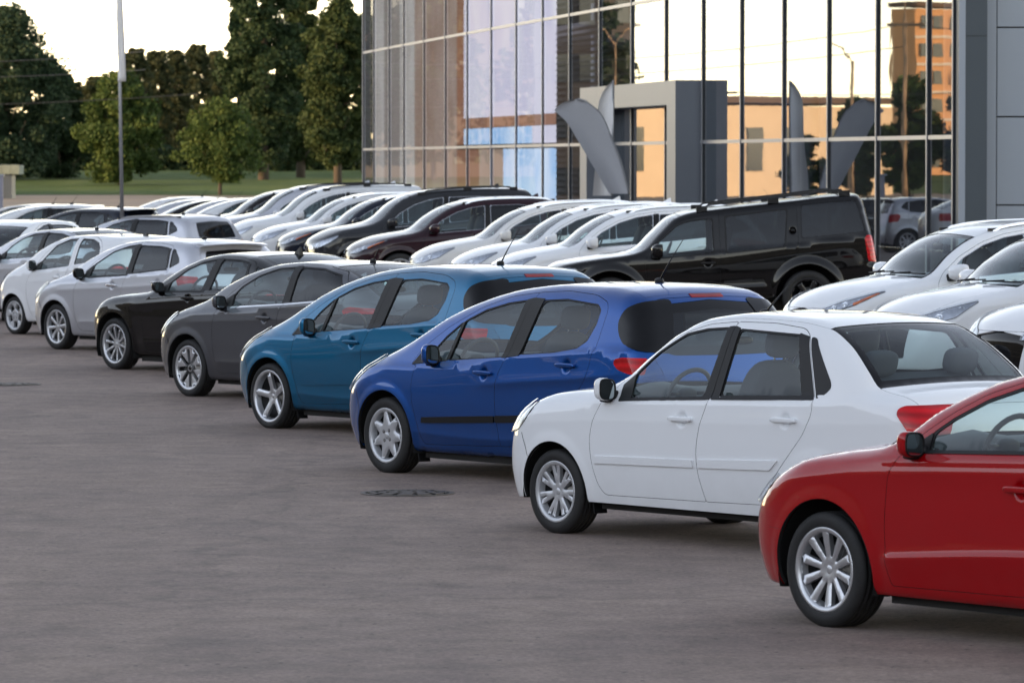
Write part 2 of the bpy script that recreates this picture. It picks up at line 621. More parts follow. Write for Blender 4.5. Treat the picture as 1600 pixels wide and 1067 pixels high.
def panel(g, body, axis, outer, mat, holes=(), grid=.045, off=0., flange=.02, extra=None, fixed=None, regions=(), fl_mat=None):
    """a skin of the body cut to an outline, with openings; edges are folded inward"""
    loops = [resample(np.asarray(outer, float), grid * .8)] + [resample(np.asarray(h, float), grid * .8) for h in holes] + [resample(np.asarray(h, float), grid * .8) for h, _ in regions]
    if fixed is not None:
        loops[0] = np.asarray(fixed[0], float)
    lo = loops[0].min(0); hi = loops[0].max(0)
    gx = np.arange(lo[0] + grid * .4, hi[0], grid)
    gy = np.arange(lo[1] + grid * .4, hi[1], grid)
    G = np.stack(np.meshgrid(gx, gy), -1).reshape(-1, 2)
    G[:, 0] += (np.round((G[:, 1] - lo[1]) / grid).astype(int) % 2) * grid * .5
    if extra is not None and len(extra):
        G = G[dist_to_pts(G, np.asarray(extra)) > grid * .55] if len(G) else G
        G = np.concatenate([G, np.asarray(extra)])
    nh = len(holes)
    ok = inside(loops[0], G)
    for h in loops[1:1 + nh]:
        ok &= ~inside(h, G)
    G = G[ok]
    if len(G):
        d = np.min([dist_to(l, G) for l in loops], 0)
        G = G[d > min(grid * .3, .008)]
    V = []; E = []
    for l in loops:
        b = len(V); n = len(l)
        V += [Vector(p) for p in l]
        E += [(b + i, b + (i + 1) % n) for i in range(n)]
    nb = len(V)
    V += [Vector(p) for p in G]
    vo, _, fo, ov, _, _ = delaunay_2d_cdt(V, E, [], 0, 1e-6)
    Q = np.array([tuple(v) for v in vo])
    F = [tuple(f) for f in fo]
    cen = np.array([Q[list(f)].mean(0) for f in F])
    keep = inside(loops[0], cen)
    for h in loops[1:1 + nh]:
        keep &= ~inside(h, cen)
    F = [f for f, kk in zip(F, keep) if kk]; cen = cen[keep]
    P = body.place(axis, Q)
    if fixed is not None:
        for i, src in enumerate(ov):
            for sidx in src:
                if sidx < len(fixed[0]):
                    P[i] = fixed[1][sidx]
    N = body.normal(P)
    P = P + N * off
    # orient outward
    A = P[[f[0] for f in F]]; B = P[[f[1] for f in F]]; Cc = P[[f[2] for f in F]]
    fn = np.cross(B - A, Cc - A)
    ln = np.linalg.norm(fn, axis=1)
    nn = N[[f[0] for f in F]]
    sg = (fn * nn).sum(1)
    F = [f if q >= 0 else f[::-1] for f, q, l in zip(F, sg, ln) if l > 1e-10]
    cen = np.array([c for c, l in zip(cen, ln) if l > 1e-10])
    mats = np.zeros(len(F), int)
    mlist = [mat]
    for r, (h, m2) in enumerate(regions):
        mlist.append(m2)
        if len(cen):
            mats[inside(loops[1 + nh + r], cen)] = r + 1
    for mi, mm in enumerate(mlist):
        sel = [f for f, k in zip(F, mats) if k == mi]
        if sel:
            used = sorted({i for f in sel for i in f})
            rm = {u: i for i, u in enumerate(used)}
            g.add(P[used], [tuple(rm[i] for i in f) for f in sel], mm, N[used])
    if flange:
        cnt = {}
        for f in F:
            for i in range(len(f)):
                a, b = f[i], f[(i + 1) % len(f)]
                cnt[(a, b)] = cnt.get((a, b), 0) + 1
        V2 = []; F2 = []
        for (a, b) in cnt:
            if (b, a) not in cnt:
                k = len(V2)
                V2 += [P[a], P[b], P[b] - N[b] * flange, P[a] - N[a] * flange]
                F2.append((k + 1, k, k + 3, k + 2))
        if V2:
            g.add(V2, F2, fl_mat or mat)
    return g

def dist_to_pts(G, E):
    return np.sqrt(((G[:, None] - E[None]) ** 2).sum(2)).min(1)
# ------------------------------------------------------------------ wheels
WHEELS = {}
def wheel_meshes(key, Rr, rr, w, spokes, ws0, ws1, r0, r1, dish=.03, face='alloy', back='alloy_dark', bolts=5, bevel=.35, cap='alloy', seg=56, fine=.012, dirty=0):
    if key in WHEELS:
        return WHEELS[key]
    g = Geo()
    tp = [(rr - .004, -w * .40), (rr + .008, -w * .47), (rr + .02, -w * .50), ((rr + Rr) / 2, -w * .53), (Rr - .025, -w * .505), (Rr - .008, -w * .45)]
    tread = []
    for yg in (-.28, -.1, .1, .28):
        tread += [(Rr, w * yg - .006), (Rr - .008, w * yg - .004), (Rr - .008, w * yg + .004), (Rr, w * yg + .006)]
    tp = tp + [(Rr - .001, -w * .38)] + tread + [(Rr - .001, w * .38)] + [(r, -y) for r, y in tp[::-1]]
    lathe(g, tp[::-1], 'tyre', seg)
    tyre = g.mesh('tyre')
    g = Geo()
    lathe(g, [(rr + .010, w * .455), (rr + .012, w * .485), (rr + .004, w * .492), (rr - .010, w * .475), (rr - .018, w * .43)], face, seg)
    lathe(g, [(rr - .018, w * .43), (rr - .030, w * .20)], back if back == 'rim_black' else face, seg)
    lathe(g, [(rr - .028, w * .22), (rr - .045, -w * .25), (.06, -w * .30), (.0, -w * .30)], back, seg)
    gb = Geo(); lathe(gb, [(.132, w * .02), (.13, w * .05), (.08, w * .05), (.075, w * .14), (0, w * .14)], 'brake', 40); brk = gb.mesh('brake_disc')
    # the face: a disc with openings between the spokes
    ang = np.array(spokes)
    holes = []
    n = len(ang)
    wsf = (lambda r: ws0 + (ws1 - ws0) * (r - r0) / (r1 - r0)) if not callable(ws0) else ws0
    for i in range(n):
        a, b = ang[i], ang[(i + 1) % n]
        if b <= a:
            b += 2 * math.pi
        rs = np.linspace(r0, r1, 7)
        L = [(a + math.asin(min(.95, wsf(r) / 2 / r)), r) for r in rs]
        Rg = [(b - math.asin(min(.95, wsf(r) / 2 / r)), r) for r in rs]
        ok = [(l, q) for l, q in zip(L, Rg) if q[0] - l[0] > .03]
        if len(ok) < 2:
            continue
        p = [l for l, q in ok]
        e = ok[-1]
        for t in np.linspace(0, 1, 6)[1:-1]:
            p.append((e[0][0] + (e[1][0] - e[0][0]) * t, e[0][1]))
        p += [q for l, q in ok][::-1]
        holes.append(rounded([(r * math.cos(t), r * math.sin(t)) for t, r in p], .012, 2))
    Rf = rr - .017
    circ = np.array([(Rf * math.cos(t), Rf * math.sin(t)) for t in np.linspace(0, 2 * math.pi, 72, endpoint=False)])
    loops = [circ] + holes
    gr = np.arange(-Rf, Rf, fine * 1.6)
    G = np.stack(np.meshgrid(gr, gr), -1).reshape(-1, 2)
    ok = inside(circ, G)
    for h in holes:
        ok &= ~inside(h, G)
    G = G[ok]
    d = np.min([dist_to(l, G) for l in loops], 0)
    G = G[d > .005]
    V = []; E = []
    for l in loops:
        b = len(V)
        V += [Vector(p) for p in l]
        E += [(b + i, b + (i + 1) % len(l)) for i in range(len(l))]
    V += [Vector(p) for p in G]
    vo, _, fo, _, _, _ = delaunay_2d_cdt(V, E, [], 0, 1e-7)
    Q = np.array([tuple(v) for v in vo]); Fc = [tuple(f) for f in fo]
    cen = np.array([Q[list(f)].mean(0) for f in Fc])
    keep = inside(circ, cen)
    for h in holes:
        keep &= ~inside(h, cen)
    Fc = [f[::-1] for f, k in zip(Fc, keep) if k]
    r = np.hypot(Q[:, 0], Q[:, 1])
    dh = np.min([dist_to(h, Q) for h in holes], 0) if holes else np.full(len(Q), .02)
    y = w * .43 - dish * (1 - r / Rf) ** 1.2 + np.minimum(dh, .016) * bevel - .016 * bevel
    P = np.stack([Q[:, 0], y, Q[:, 1]], 1)
    g.add(P, Fc, face)
    cnt = {}
    for f in Fc:
        for i in range(3):
            cnt[(f[i], f[(i + 1) % 3])] = 1
    V2 = []; F2 = []
    for a, b in cnt:
        if (b, a) not in cnt:
            k = len(V2)
            V2 += [P[a], P[b], P[b] - [0, .03, 0], P[a] - [0, .03, 0]]
            F2.append((k + 1, k, k + 3, k + 2))
    g.add(V2, F2, face)
    yc = w * .43 - dish
    lathe(g, [(0, yc + .008), (.02, yc + .007), (.028, yc + .002), (.030, yc - .02)], cap, 24)
    for k in range(bolts):
        a = 2 * math.pi * (k + .5) / bolts
        lathe(g, [(0, yc + .004), (.008, yc + .004), (.010, yc - .01)], 'brake', 10, c=(.052 * math.cos(a), 0, .052 * math.sin(a)))
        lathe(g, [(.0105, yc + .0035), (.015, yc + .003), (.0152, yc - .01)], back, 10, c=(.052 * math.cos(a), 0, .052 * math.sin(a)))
    rim = g.mesh('rim')
    WHEELS[key] = (tyre, rim, brk)
    return WHEELS[key]

def even(n, a=math.pi / 2):
    return [a + 2 * math.pi * i / n for i in range(n)]
def pairs(n, d, a=math.pi / 2):
    return sorted((x % (2 * math.pi)) for i in range(n) for x in (a + 2 * math.pi * i / n - d, a + 2 * math.pi * i / n + d))

def make_wheel(kind):
    W = {
        'ten_spoke': lambda: wheel_meshes('ten_spoke', .317, .222, .205, even(10), .036, .052, .072, .200, .032, bevel=.6),
        'pair_spoke': lambda: wheel_meshes('pair_spoke', .290, .200, .185, pairs(7, .145), .026, .034, .062, .184, .02, 'hub_plastic', bolts=0, bevel=.5, cap='hub_plastic'),
        'star_cap': lambda: wheel_meshes('star_cap', .311, .214, .195, even(7), .088, .038, .115, .198, .006, 'hub_plastic', bolts=4, bevel=.7, cap='hub_plastic'),
        'five_spoke': lambda: wheel_meshes('five_spoke', .316, .240, .215, even(5), .058, .060, .070, .222, .045, bevel=.6),
        'slot_disc': lambda: wheel_meshes('slot_disc', .312, .230, .185, even(8, .3), (lambda r: 2 * math.pi * r / 8 - .050), 0, .045, .205, .015, 'alloy', 'rim_black', bolts=0, bevel=.2, cap='rim_black'),
        'slim_spoke': lambda: wheel_meshes('slim_spoke', .317, .232, .205, even(10, .2), .026, .028, .06, .212, .03, bevel=.5),
        'eight_spoke': lambda: wheel_meshes('eight_spoke', .310, .220, .185, even(8), .040, .048, .06, .198, .02, bevel=.5),
        'five_hole': lambda: wheel_meshes('five_hole', .280, .206, .165, even(5), (lambda r: 2 * math.pi * r / 5 - .10), 0, .10, .180, .01, 'hub_plastic', bolts=4, bevel=.6, cap='hub_plastic'),
        'six_spoke': lambda: wheel_meshes('six_spoke', .375, .255, .25, even(6), .07, .075, .08, .225, .03, 'rim_black', 'rim_black', bevel=.5, cap='rim_black'),
        'suv_spoke': lambda: wheel_meshes('suv_spoke', .365, .255, .235, even(10), .035, .045, .08, .232, .03, bevel=.5, fine=.016, seg=40),
        'plain_spoke': lambda: wheel_meshes('plain_spoke', .312, .22, .19, even(5), .06, .07, .07, .198, .03, bevel=.5, fine=.016, seg=40),
    }
    return W[kind]()

# ------------------------------------------------------------------ a whole car
def empty(name, parent=None, loc=(0, 0, 0)):
    o = bpy.data.objects.new(name, None)
    C.objects.link(o)
    o.empty_display_size = .3
    if parent:
        o.parent = parent
    o.location = loc
    return o

def link(name, mesh, parent, loc=(0, 0, 0)):
    o = bpy.data.objects.new(name, mesh)
    C.objects.link(o)
    o.parent = parent
    o.location = loc
    return o

def build_car(sp, name='parked_car'):
    B = Body(sp)
    wb, rw, ra = sp['wb'], sp['rw'], sp['ra']
    grid = sp.get('grid', .045)
    pm = sp['paint']
    SH = (wb / 2, 0, 0)
    ysp = pchip(sp['ysp'])
    root = empty(name)
    both = lambda g: Geo().merge(g).merge(g, True)
    sl = lambda z: z

    def edge(x0, bow):
        """curve x = x0 - bow*y*y out to the roof or hood edge line"""
        y = .5
        for _ in range(20):
            y = float(ysp(x0 - bow * y * y))
        ys = np.linspace(0, y, 9)
        return np.stack([x0 - bow * ys ** 2, ys], 1)
    def between(xa, xb):
        n = max(2, int(abs(xa - xb) / .035))
        xs = np.linspace(xa, xb, n)
        return np.stack([xs, ysp(xs)], 1)
    def toppoly(e0, e1):
        """closed polygon between two cross edges (front, rear), both sides"""
        side = between(e0[-1, 0], e1[-1, 0])
        half = np.concatenate([e0, side[1:-1], e1[::-1]])
        mir = half[::-1] * [1, -1]
        return np.concatenate([half, mir[1:-1]])

    bw = sp.get('bows', (.30, .26, .13, -.10, -.12, -.12))
    e_hood = edge(sp['hood_front'], bw[0])
    e_cowl = edge(sp['cowl'], bw[1])
    e_wst = edge(sp['roof_front'], bw[2])
    e_rr = edge(sp['roof_rear'], bw[3])
    sedan = 'deck_front' in sp
    e_tail = e_rr
    if sedan:
        e_deck = edge(sp['deck_front'], bw[4])
        e_tail = edge(sp['tail_edge'], bw[5])

    # ---- boundaries shared by the sides and the two ends
    def endline(axis, y0, y1, z0, z1, top3):
        z = np.linspace(z0, z1, max(4, int((z1 - z0) / .03)))
        y = y0 + (y1 - y0) * ((z - z0) / (z1 - z0))
        P = B.place(axis, np.stack([y, z], 1))
        P[-1] = top3
        return P
    cf = B.place('top', e_hood[-1:])[0]
    cr = B.place('top', e_tail[-1:])[0]
    zfb, zrb = sp.get('zfb', .21), sp.get('zrb', .26)
    FB = endline('front', min(cf[1] + .03, B.W2 * .8), cf[1], zfb, cf[2], cf)
    RB = endline('rear', max(B.W2 * .78, cr[1]), cr[1], zrb, cr[2], cr)
    tl = between(e_hood[-1, 0], e_tail[-1, 0])
    TB = B.place('top', tl)
    TB[0] = cf; TB[-1] = cr
    # ---- bottom line with the wheel openings
    def arch(xw):
        rows = []
        zb = sp['sill_z']
        for a in np.linspace(math.asin(max(-.9, (zb - rw) / ra)), math.pi - math.asin(max(-.9, (zb - rw) / ra)), 40):
            rows.append((xw + ra * math.cos(a), rw + ra * math.sin(a)))
        return np.array(rows)             # from front foot to rear foot
    aF, aR = arch(0), arch(-wb)
    zc = lambda a, b, n: np.stack([np.linspace(a[0], b[0], n), np.linspace(a[1], b[1], n)], 1)
    bottom = np.concatenate([zc((RB[0, 0], RB[0, 2]), aR[-1], 12)[1:-1], aR[::-1], zc(aR[0], aF[-1], 40)[1:-1], aF[::-1], zc(aF[0], (FB[0, 0], FB[0, 2]), 8)[1:-1]])
    bot3 = B.place('side', bottom)
    out2 = np.concatenate([FB[:, [0, 2]], TB[1:-1][:, [0, 2]], RB[::-1][:, [0, 2]], bottom])
    out3 = np.concatenate([FB, TB[1:-1], RB[::-1], bot3])

    # ---- openings in the side
    G2 = .0035
    holes = []
    doors = []
    for d in sp['doors']:
        p = rounded(d['poly'], d.get('r', .06), 4)
        doors.append((d['name'], p))
        holes.append(offset(p, G2))
    quarter = [w for w in sp['windows'] if w['in'] == 'body']
    for w in quarter:
        w['p'] = rounded(w['poly'], w.get('r', .03), 3)
        w['h'] = offset(rounded(w['poly'], .008, 2), w.get('trim', .012)); holes.append(w['h'])
    # extra points: under the top edge, along the creases, round the arches and the handle cups
    ex = []
    for dz in (.006, .016, .03, .05):
        ex += [(x, z - dz) for x, z in TB[:, [0, 2]]]
    for f, xa, xb, A, u, dn, fd in B.creases:
        xs = np.arange(xa, xb, .03)
        for t in (-dn * 2, -dn * 1.2, -dn * .6, -.012, 0, .012, u * .5, u * 1.1, u * 2):
            ex += list(np.stack([xs, f(xs) + t], 1))
    for xw in (0, -wb):
        for dr in ((.012, .03, .055, .085) if sp.get('fw', .09) < .1 else (.012, .03, .05, .07, .09, .11, .13, .15)):
            for a in np.linspace(-.4, math.pi + .4, 60):
                ex.append((xw + (ra + dr) * math.cos(a), rw + (ra + dr) * math.sin(a)))
    for h in sp.get('handles', []):
        for rr in (.0, .012, .024, .034, .042, .050, .060, .072):
            for a in np.linspace(0, 2 * math.pi, 17 if rr else 2)[:-1]:
                ex.append((h[0] + rr * math.cos(a), h[1] + rr * math.sin(a)))
        B.cups.append((h[0], h[1]))
    ex = np.array(ex) if grid < .08 else np.array(ex)[::2]

    body = Geo()
    side = Geo()
    panel(side, B, 'side', out2, pm, holes, grid, 0, .022, ex, fixed=(out2, out3), fl_mat='liner')
    body.merge(side).merge(side, True)
    # roof, cowl
    def top_panel(g, e0, e1, mat, gap=.002, fl=.02, off=0., holes=(), regions=(), gr=None):
        panel(g, B, 'top', offset(toppoly(e0, e1), -gap), mat, holes, gr or grid * 1.1, off, fl, None, regions=regions, fl_mat='liner')
    top_panel(body, e_wst, e_rr, pm)
    # ---- front and rear faces
    fo2 = np.concatenate([FB[:, [1, 2]], B.place('top', e_hood)[::-1][1:][:, [1, 2]]])
    fo3 = np.concatenate([FB, B.place('top', e_hood)[::-1][1:]])
    def mirror_loop(p2, p3):
        m2 = p2[::-1][1:] * [-1, 1]; m3 = p3[::-1][1:] * [1, -1, 1]
        nb = 14
        a, b = m2[-1], p2[0]
        bb = np.stack([np.linspace(a[0], b[0], nb)[1:-1], np.full(nb - 2, a[1])], 1)
        return np.concatenate([p2, m2, bb]), np.concatenate([p3, m3]), bb
    o2, o3, bb = mirror_loop(fo2, fo3)
    o3 = np.concatenate([o3, B.place('front', bb)])
    gaps = []
    for gr in sp.get('grilles', []):
        half = [tuple(p) for p in gr['poly']]
        full = half + [(-a, b) for a, b in half[::-1]]
        gaps.append(rounded(full, gr.get('r', .03), 3))
    panel(body, B, 'front', o2, pm, gaps, grid * 1.2, 0, .03, None, fixed=(o2, o3))
    re3 = B.place('top', e_tail)
    ro2 = np.concatenate([RB[:, [1, 2]], re3[::-1][1:][:, [1, 2]]])
    ro3 = np.concatenate([RB, re3[::-1][1:]])
    o2, o3, bb = mirror_loop(ro2, ro3)
    o3 = np.concatenate([o3, B.place('rear', bb)])
    rh = []
    tg = sp.get('tailgate')
    if tg:
        half = [tuple(p) for p in tg['poly']]
        tgp = rounded(half + [(-a, b) for a, b in half[::-1]], .06, 4)
        rh.append(offset(tgp, G2))
    panel(body, B, 'rear', o2, pm, rh, grid, 0, .025, None, fixed=(o2, o3))
    # ---- wheel wells and underside
    for xw in (0, -wb):
        for sgn in (1, -1):
            g = Geo()
            a0 = math.asin(max(-.95, (sp['sill_z'] - rw) / ra)) - .02
            yo = B.W2 - .10
            V = []; F = []
            n = 24
            for i in range(n + 1):
                a = a0 + (math.pi - 2 * a0) * i / n
                c, s_ = math.cos(a), math.sin(a)
                V += [(xw + (ra + .004) * c, yo + .07, rw + (ra + .004) * s_), (xw + (ra + .03) * c, yo, rw + (ra + .03) * s_), (xw + (ra + .03) * c, .42, rw + (ra + .03) * s_), (xw, .42, rw)]
            for i in range(n):
                for k in range(3):
                    F.append((i * 4 + k, i * 4 + k + 1, i * 4 + 4 + k + 1, i * 4 + 4 + k))
            g.add(V, F, 'liner')
            body.merge(g, sgn < 0)
    ib = B.W2 - .13
    xt, xn = B.tail, B.nose
    boxn(body, ((xn - .25 + xt + .2) / 2, 0, .255), (xn - xt - .45, .84, .17), 'under')
    boxn(body, (-wb / 2, 0, sp['sill_z'] + .03), (wb - 2 * ra - .06, 2 * ib, .16), 'under')
    boxn(body, ((xt + .15 - wb - ra - .03) / 2, 0, .36), (abs(xt + .15 + wb + ra + .03), 2 * ib - .1, .1), 'under')
    # engine bay floor and bulkhead keep the light from shining through
    boxn(body, (sp['cowl'] - .12, 0, .6), (.03, 2 * ib - .04, .7), 'under')
    boxn(body, (.62 * xn, 0, .5), (.03, 1.1, .5), 'under')
    for gr, gp in zip(sp.get('grilles', []), gaps):
        panel(body, B, 'front', gp, gr.get('mat', 'trim'), (), .06, -.02, 0)
    # cowl strip under the windscreen
    body.obj('body', root, SH)

    # ---- hood
    g = Geo(); top_panel(g, e_hood, e_cowl, pm, .0025)
    g.obj('hood', root, SH)
    # ---- windscreen with its black edge
    def pane(name, e0, e1, gl, border, parent=root):
        poly = offset(toppoly(e0, e1), -.003)
        g = Geo()
        panel(g, B, 'top', poly, 'gloss_black', (), grid * 1.2, -.004, 0, regions=[(offset(poly, -border), gl)])
        return g.obj(name, parent, SH)
    pane('windscreen', e_cowl, e_wst, 'glass', .035)
    if sedan:
        pane('rear_window', e_rr, e_deck, sp.get('rear_glass', 'glass_rear'), .055)
        g = Geo(); top_panel(g, e_deck, e_tail, pm, .0025)
        g.obj('trunk_lid', root, SH)
    if tg:
        g = Geo()
        wp = None
        hs = []
        if 'window' in tg:
            half = [tuple(p) for p in tg['window']]
            wp = rounded(half + [(-a, b) + tuple(r) for a, b, *r in half[::-1]], tg.get('r', .07), 4)
            hs = [offset(wp, .002)]
        panel(g, B, 'rear', tgp, pm, hs, grid, 0, .02)
        tgo = g.obj('tailgate', root, SH)
        if wp is not None:
            g = Geo()
            panel(g, B, 'rear', wp, 'gloss_black', (), grid, -.002, 0, regions=[(offset(wp, -tg.get('border', .05)), sp.get('rear_glass', 'glass_dark'))])
            g.obj('rear_window', tgo, SH)
    # ---- doors with windows, trims, handles
    for dn, p in doors:
        ws = [w for w in sp['windows'] if w['in'] == dn]
        for w in ws:
            w['p'] = rounded(w['poly'], w.get('r', .035), 3)
            w['h'] = offset(rounded(w['poly'], .008, 2), w.get('trim', .012))
        g = Geo()
        panel(g, B, 'side', p, pm, [w['h'] for w in ws], grid, 0, .022, ex, fl_mat='liner')
        parts = [('door', g, None)]
        kids = []
        for w in ws:
            t = Geo(); hp = w['h']
            panel(t, B, 'side', hp, w.get('trim_mat', 'trim'), [w['p']], grid, -.003, .01)
            kids.append(('window_trim', t))
            t = Geo(); panel(t, B, 'side', w['p'], w.get('glass', 'glass'), (), grid * 1.5, -.008, 0)
            kids.append(('window', t))
        for pt in sp.get('patches', []):
            if pt['in'] == dn:
                t = Geo(); pp = rounded(pt['poly'], pt.get('r', .004), 2)
                if 'name' not in pt or pt['name'] in ('corner_trim', 'window_divider'): pp = offset(pp, .004)
                panel(t, B, 'side', pp, pt.get('mat', 'trim'), (), grid, pt.get('off', .004), pt.get('fl', .006))
                kids.append((pt.get('name', 'pillar_trim'), t))
        for h in sp.get('handles', []):
            if inside(p, np.array([[h[0], h[1]]]))[0]:
                t = Geo()
                y = float(B.Ys(np.array([h[0]]), np.array([h[1]]))[0])
                L = h[2] if len(h) > 2 else .2
                hm = sp.get('handle_mat', pm)
                blob(t, (h[0], y + .040, h[1] + .004), (L, .022, .034), hm, e=.6, n=6)
                for s_ in (-1, 1):
                    blob(t, (h[0] + s_ * (L / 2 - .022), y + .018, h[1] + .003), (.036, .05, .028), hm, e=.7, n=5)
                kids.append(('handle', t))
        # inner lining of the door
        t = Geo()
        lp = offset(p, -.03)
        zt = min([w['p'][:, 1].min() for w in ws] + [9]) - .015
        lp = np.stack([lp[:, 0], np.minimum(lp[:, 1], zt)], 1)
        panel(t, B, 'side', rounded([tuple(q) for q in resample(lp, .12)], .01, 1), 'interior', (), grid * 2.2, -.06, 0)
        kids.append(('door_lining', t))
        mir_p = Geo().merge(g, True)
        for sgn, gg in ((1, g), (-1, mir_p)):
            do = gg.obj('door', root, SH)
            for kn, kg in kids:
                (kg if sgn > 0 else Geo().merge(kg, True)).obj(kn, do, SH)
    for w in quarter:
        g = Geo(); panel(g, B, 'side', w['p'], w.get('glass', 'glass'), (), grid * 1.5, -.007, 0)
        h = Geo(); hp = w['h']; panel(h, B, 'side', hp, w.get('trim_mat', 'trim'), [w['p']], grid, -.002, .01)
        for m_ in (False, True):
            o = Geo().merge(g, m_).obj('side_window', root, SH)
            Geo().merge(h, m_).obj('window_trim', o, SH)
    for pt in sp.get('patches', []):
        if pt['in'] == 'body':
            t = Geo(); panel(t, B, 'side', rounded(pt['poly'], pt.get('r', .004), 2), pt.get('mat', 'trim'), (), grid, pt.get('off', .004), pt.get('fl', .006))
            for m_ in (False, True):
                Geo().merge(t, m_).obj(pt.get('name', 'trim_panel'), root, SH)
    if 'joint' in sp:
        (xa, za), (xb, zb_) = sp['joint']
        t = Geo()
        panel(t, B, 'side', np.array([(xa, za), (xa - .006, za + .001), (xb - .006, zb_), (xb, zb_ - .001)]), 'liner', (), grid, .0008, 0)
        for m_ in (False, True):
            Geo().merge(t, m_).obj('bumper_joint', root, SH)
    # ---- lamps
    for lp in sp.get('lamps', []):
        b = R(lp.get('beta', 45))
        if lp['end'] == 'front':
            ax = ((math.cos(b), math.sin(b), 0), (-math.sin(b), math.cos(b), 0), (0, 0, 0))
        else:
            ax = ((-math.cos(b), math.sin(b), 0), (math.sin(b), math.cos(b), 0), (-wb, 0, 0))
        if lp['end'] == 'side':
            ax = 'side'
        poly = rounded(lp['poly'], lp.get('r', .03), 3)
        t = Geo()
        gl = min(grid, .04)
        if lp['kind'] == 'head':
            panel(t, B, ax, poly, lp.get('rim', 'trim'), (), gl, .002, .012, regions=[(offset(poly, -.008), 'lamp_bowl')])
            for (u, z, rad) in lp.get('bulbs', []):
                q = B.place(ax, np.array([[u, z]]))[0] if ax != 'side' else B.place('side', np.array([[u, z]]))[0]
                nrm = B.normal(q[None])[0]
                t2 = Geo(); lathe(t2, [(rad, .006), (rad * .97, .010), (rad * .85, .004), (rad * .5, -.002), (rad * .35, .012), (0, .02)], lp.get('bulb', 'chrome'), 20)
                d = Vector(nrm); rot = np.array(Vector((0, 1, 0)).rotation_difference(d).to_matrix())
                V = np.concatenate(t2.v) @ rot.T + q
                t.add(V, t2.f, lp.get('bulb', 'chrome'))
            if 'amber' in lp:
                panel(t, B, ax, rounded(lp['amber'], .01, 2), 'amber_lens', (), gl, .006, .003)
            cv = Geo(); panel(cv, B, ax, poly, 'lamp_cover', (), gl, .022 if lp.get('bulbs') else .012, .010)
            for m_ in (False, True):
                o = Geo().merge(t, m_).obj('headlight', root, SH)
                Geo().merge(cv, m_).obj('lamp_cover', o, SH)
        else:
            panel(t, B, ax, poly, lp.get('mat', 'red_lens'), (), gl, .005, .014, regions=[(rounded(q, .01, 2), m2) for q, m2 in lp.get('regions', [])])
            for m_ in (False, True):
                Geo().merge(t, m_).obj(lp.get('name', 'tail_light'), root, SH)
    # ---- high stop lamp
    if 'stop' in sp:
        a, z, hh = sp['stop']
        g = Geo()
        panel(g, B, 'rear', np.array([(-a, z - hh), (a, z - hh), (a, z + hh), (-a, z + hh)]), 'red_stop', (), .05, .006, .012)
        g.obj('brake_light', root, SH)
    # ---- roof spoiler
    if 'spoiler' in sp:
        x0, z0, ln, wd, mt = sp['spoiler']
        g = Geo()
        ys = np.linspace(-wd, wd, 13)
        V = []
        prof = [(0.06, .0), (-ln * .5, .006), (-ln, -.006), (-ln - .008, -.018), (-ln * .5, -.045), (.02, -.07)]
        for y in ys:
            c = 1 - .12 * (abs(y) / wd) ** 3
            for (dx, dz) in prof:
                V.append((x0 + dx * c - .0 + .10 * (y * y), y, z0 + dz - sp.get('crown', .07) * y * y * 1.1))
        n = len(prof); F = []
        for i in range(len(ys) - 1):
            for j in range(n):
                F.append((i * n + j, i * n + (j + 1) % n, (i + 1) * n + (j + 1) % n, (i + 1) * n + j))
        F.append(tuple(range(n))[::-1]); F.append(tuple((len(ys) - 1) * n + j for j in range(n)))
        g.add(V, F, mt)
        o = g.obj('spoiler', root, SH, smooth=False)
    # ---- mirrors
    mx, mz = sp['mirror'][:2]
    ms = sp.get('mirror_size', (.13, .21, .15))
    ms = (ms[0], ms[1] * sp.get('mirror_k', .78), ms[2] * .95)
    my = float(B.Ys(np.array([mx]), np.array([mz]))[0])
    mdep = sp.get('mirror_depth', .85)
    g = Geo()
    def dome(q):
        q = q.copy()
        q[:, 0] = np.where(q[:, 0] < -.62, -.62, q[:, 0])
        k = 1 - .32 * np.clip(q[:, 0], 0, 1) ** 1.5
        q[:, 1] *= k; q[:, 2] *= k
        q[:, 2] += .10 * q[:, 1]
        return q
    mc = (mx - .03, my + ms[1] * .62, mz + .01)
    rt = rotz(R(8))
    blob(g, mc, (ms[0] * mdep, ms[1], ms[2]), sp.get('mirror_mat', pm), rt, .6, 11, dome)
    blob(g, (mx + .005, my + .03, mz - ms[2] * .42), (.09, .13, .035), 'trim', None, .6, 5)
    blob(g, (mx - .01, my + .005, mz - ms[2] * .30), (.12, .05, .10), 'trim', None, .6, 5)
    gl = Geo()
    hm = Geo()
    ang = np.linspace(0, 2 * math.pi, 28, endpoint=False)
    def face(sc, dx, g2, mat, ring=None):
        ct, st = np.cos(ang), np.sin(ang)
        yy = np.sign(ct) * np.abs(ct) ** .6 * ms[1] / 2 * sc; zz = np.sign(st) * np.abs(st) ** .6 * ms[2] / 2 * sc
        zz = zz + .10 * yy * ms[2] / ms[1]
        P = np.stack([np.full(len(ang), dx), yy, zz], 1) @ rt.T + np.array(mc)
        return P
    x_f = -.62 * ms[0] * mdep / 2
    P0 = face(.93, x_f + .004, hm, 'trim'); P1 = face(.97, x_f - .006, hm, 'trim'); P2 = face(.84, x_f - .006, hm, 'trim'); P3 = face(.82, x_f - .001, hm, 'trim')
    n = len(ang)
    V = np.concatenate([P0, P1, P2, P3])
    hm.add(V, [(k * n + i, k * n + (i + 1) % n, (k + 1) * n + (i + 1) % n, (k + 1) * n + i) for k in range(3) for i in range(n)], 'trim')
    gl.add(face(.83, x_f - .002, gl, 'mirror'), [tuple(range(n))[::-1]], 'mirror')
    g.merge(hm)
    for m_ in (False, True):
        o = Geo().merge(g, m_).obj('mirror', root, SH)
        Geo().merge(gl, m_).obj('mirror_glass', o, SH, smooth=False)
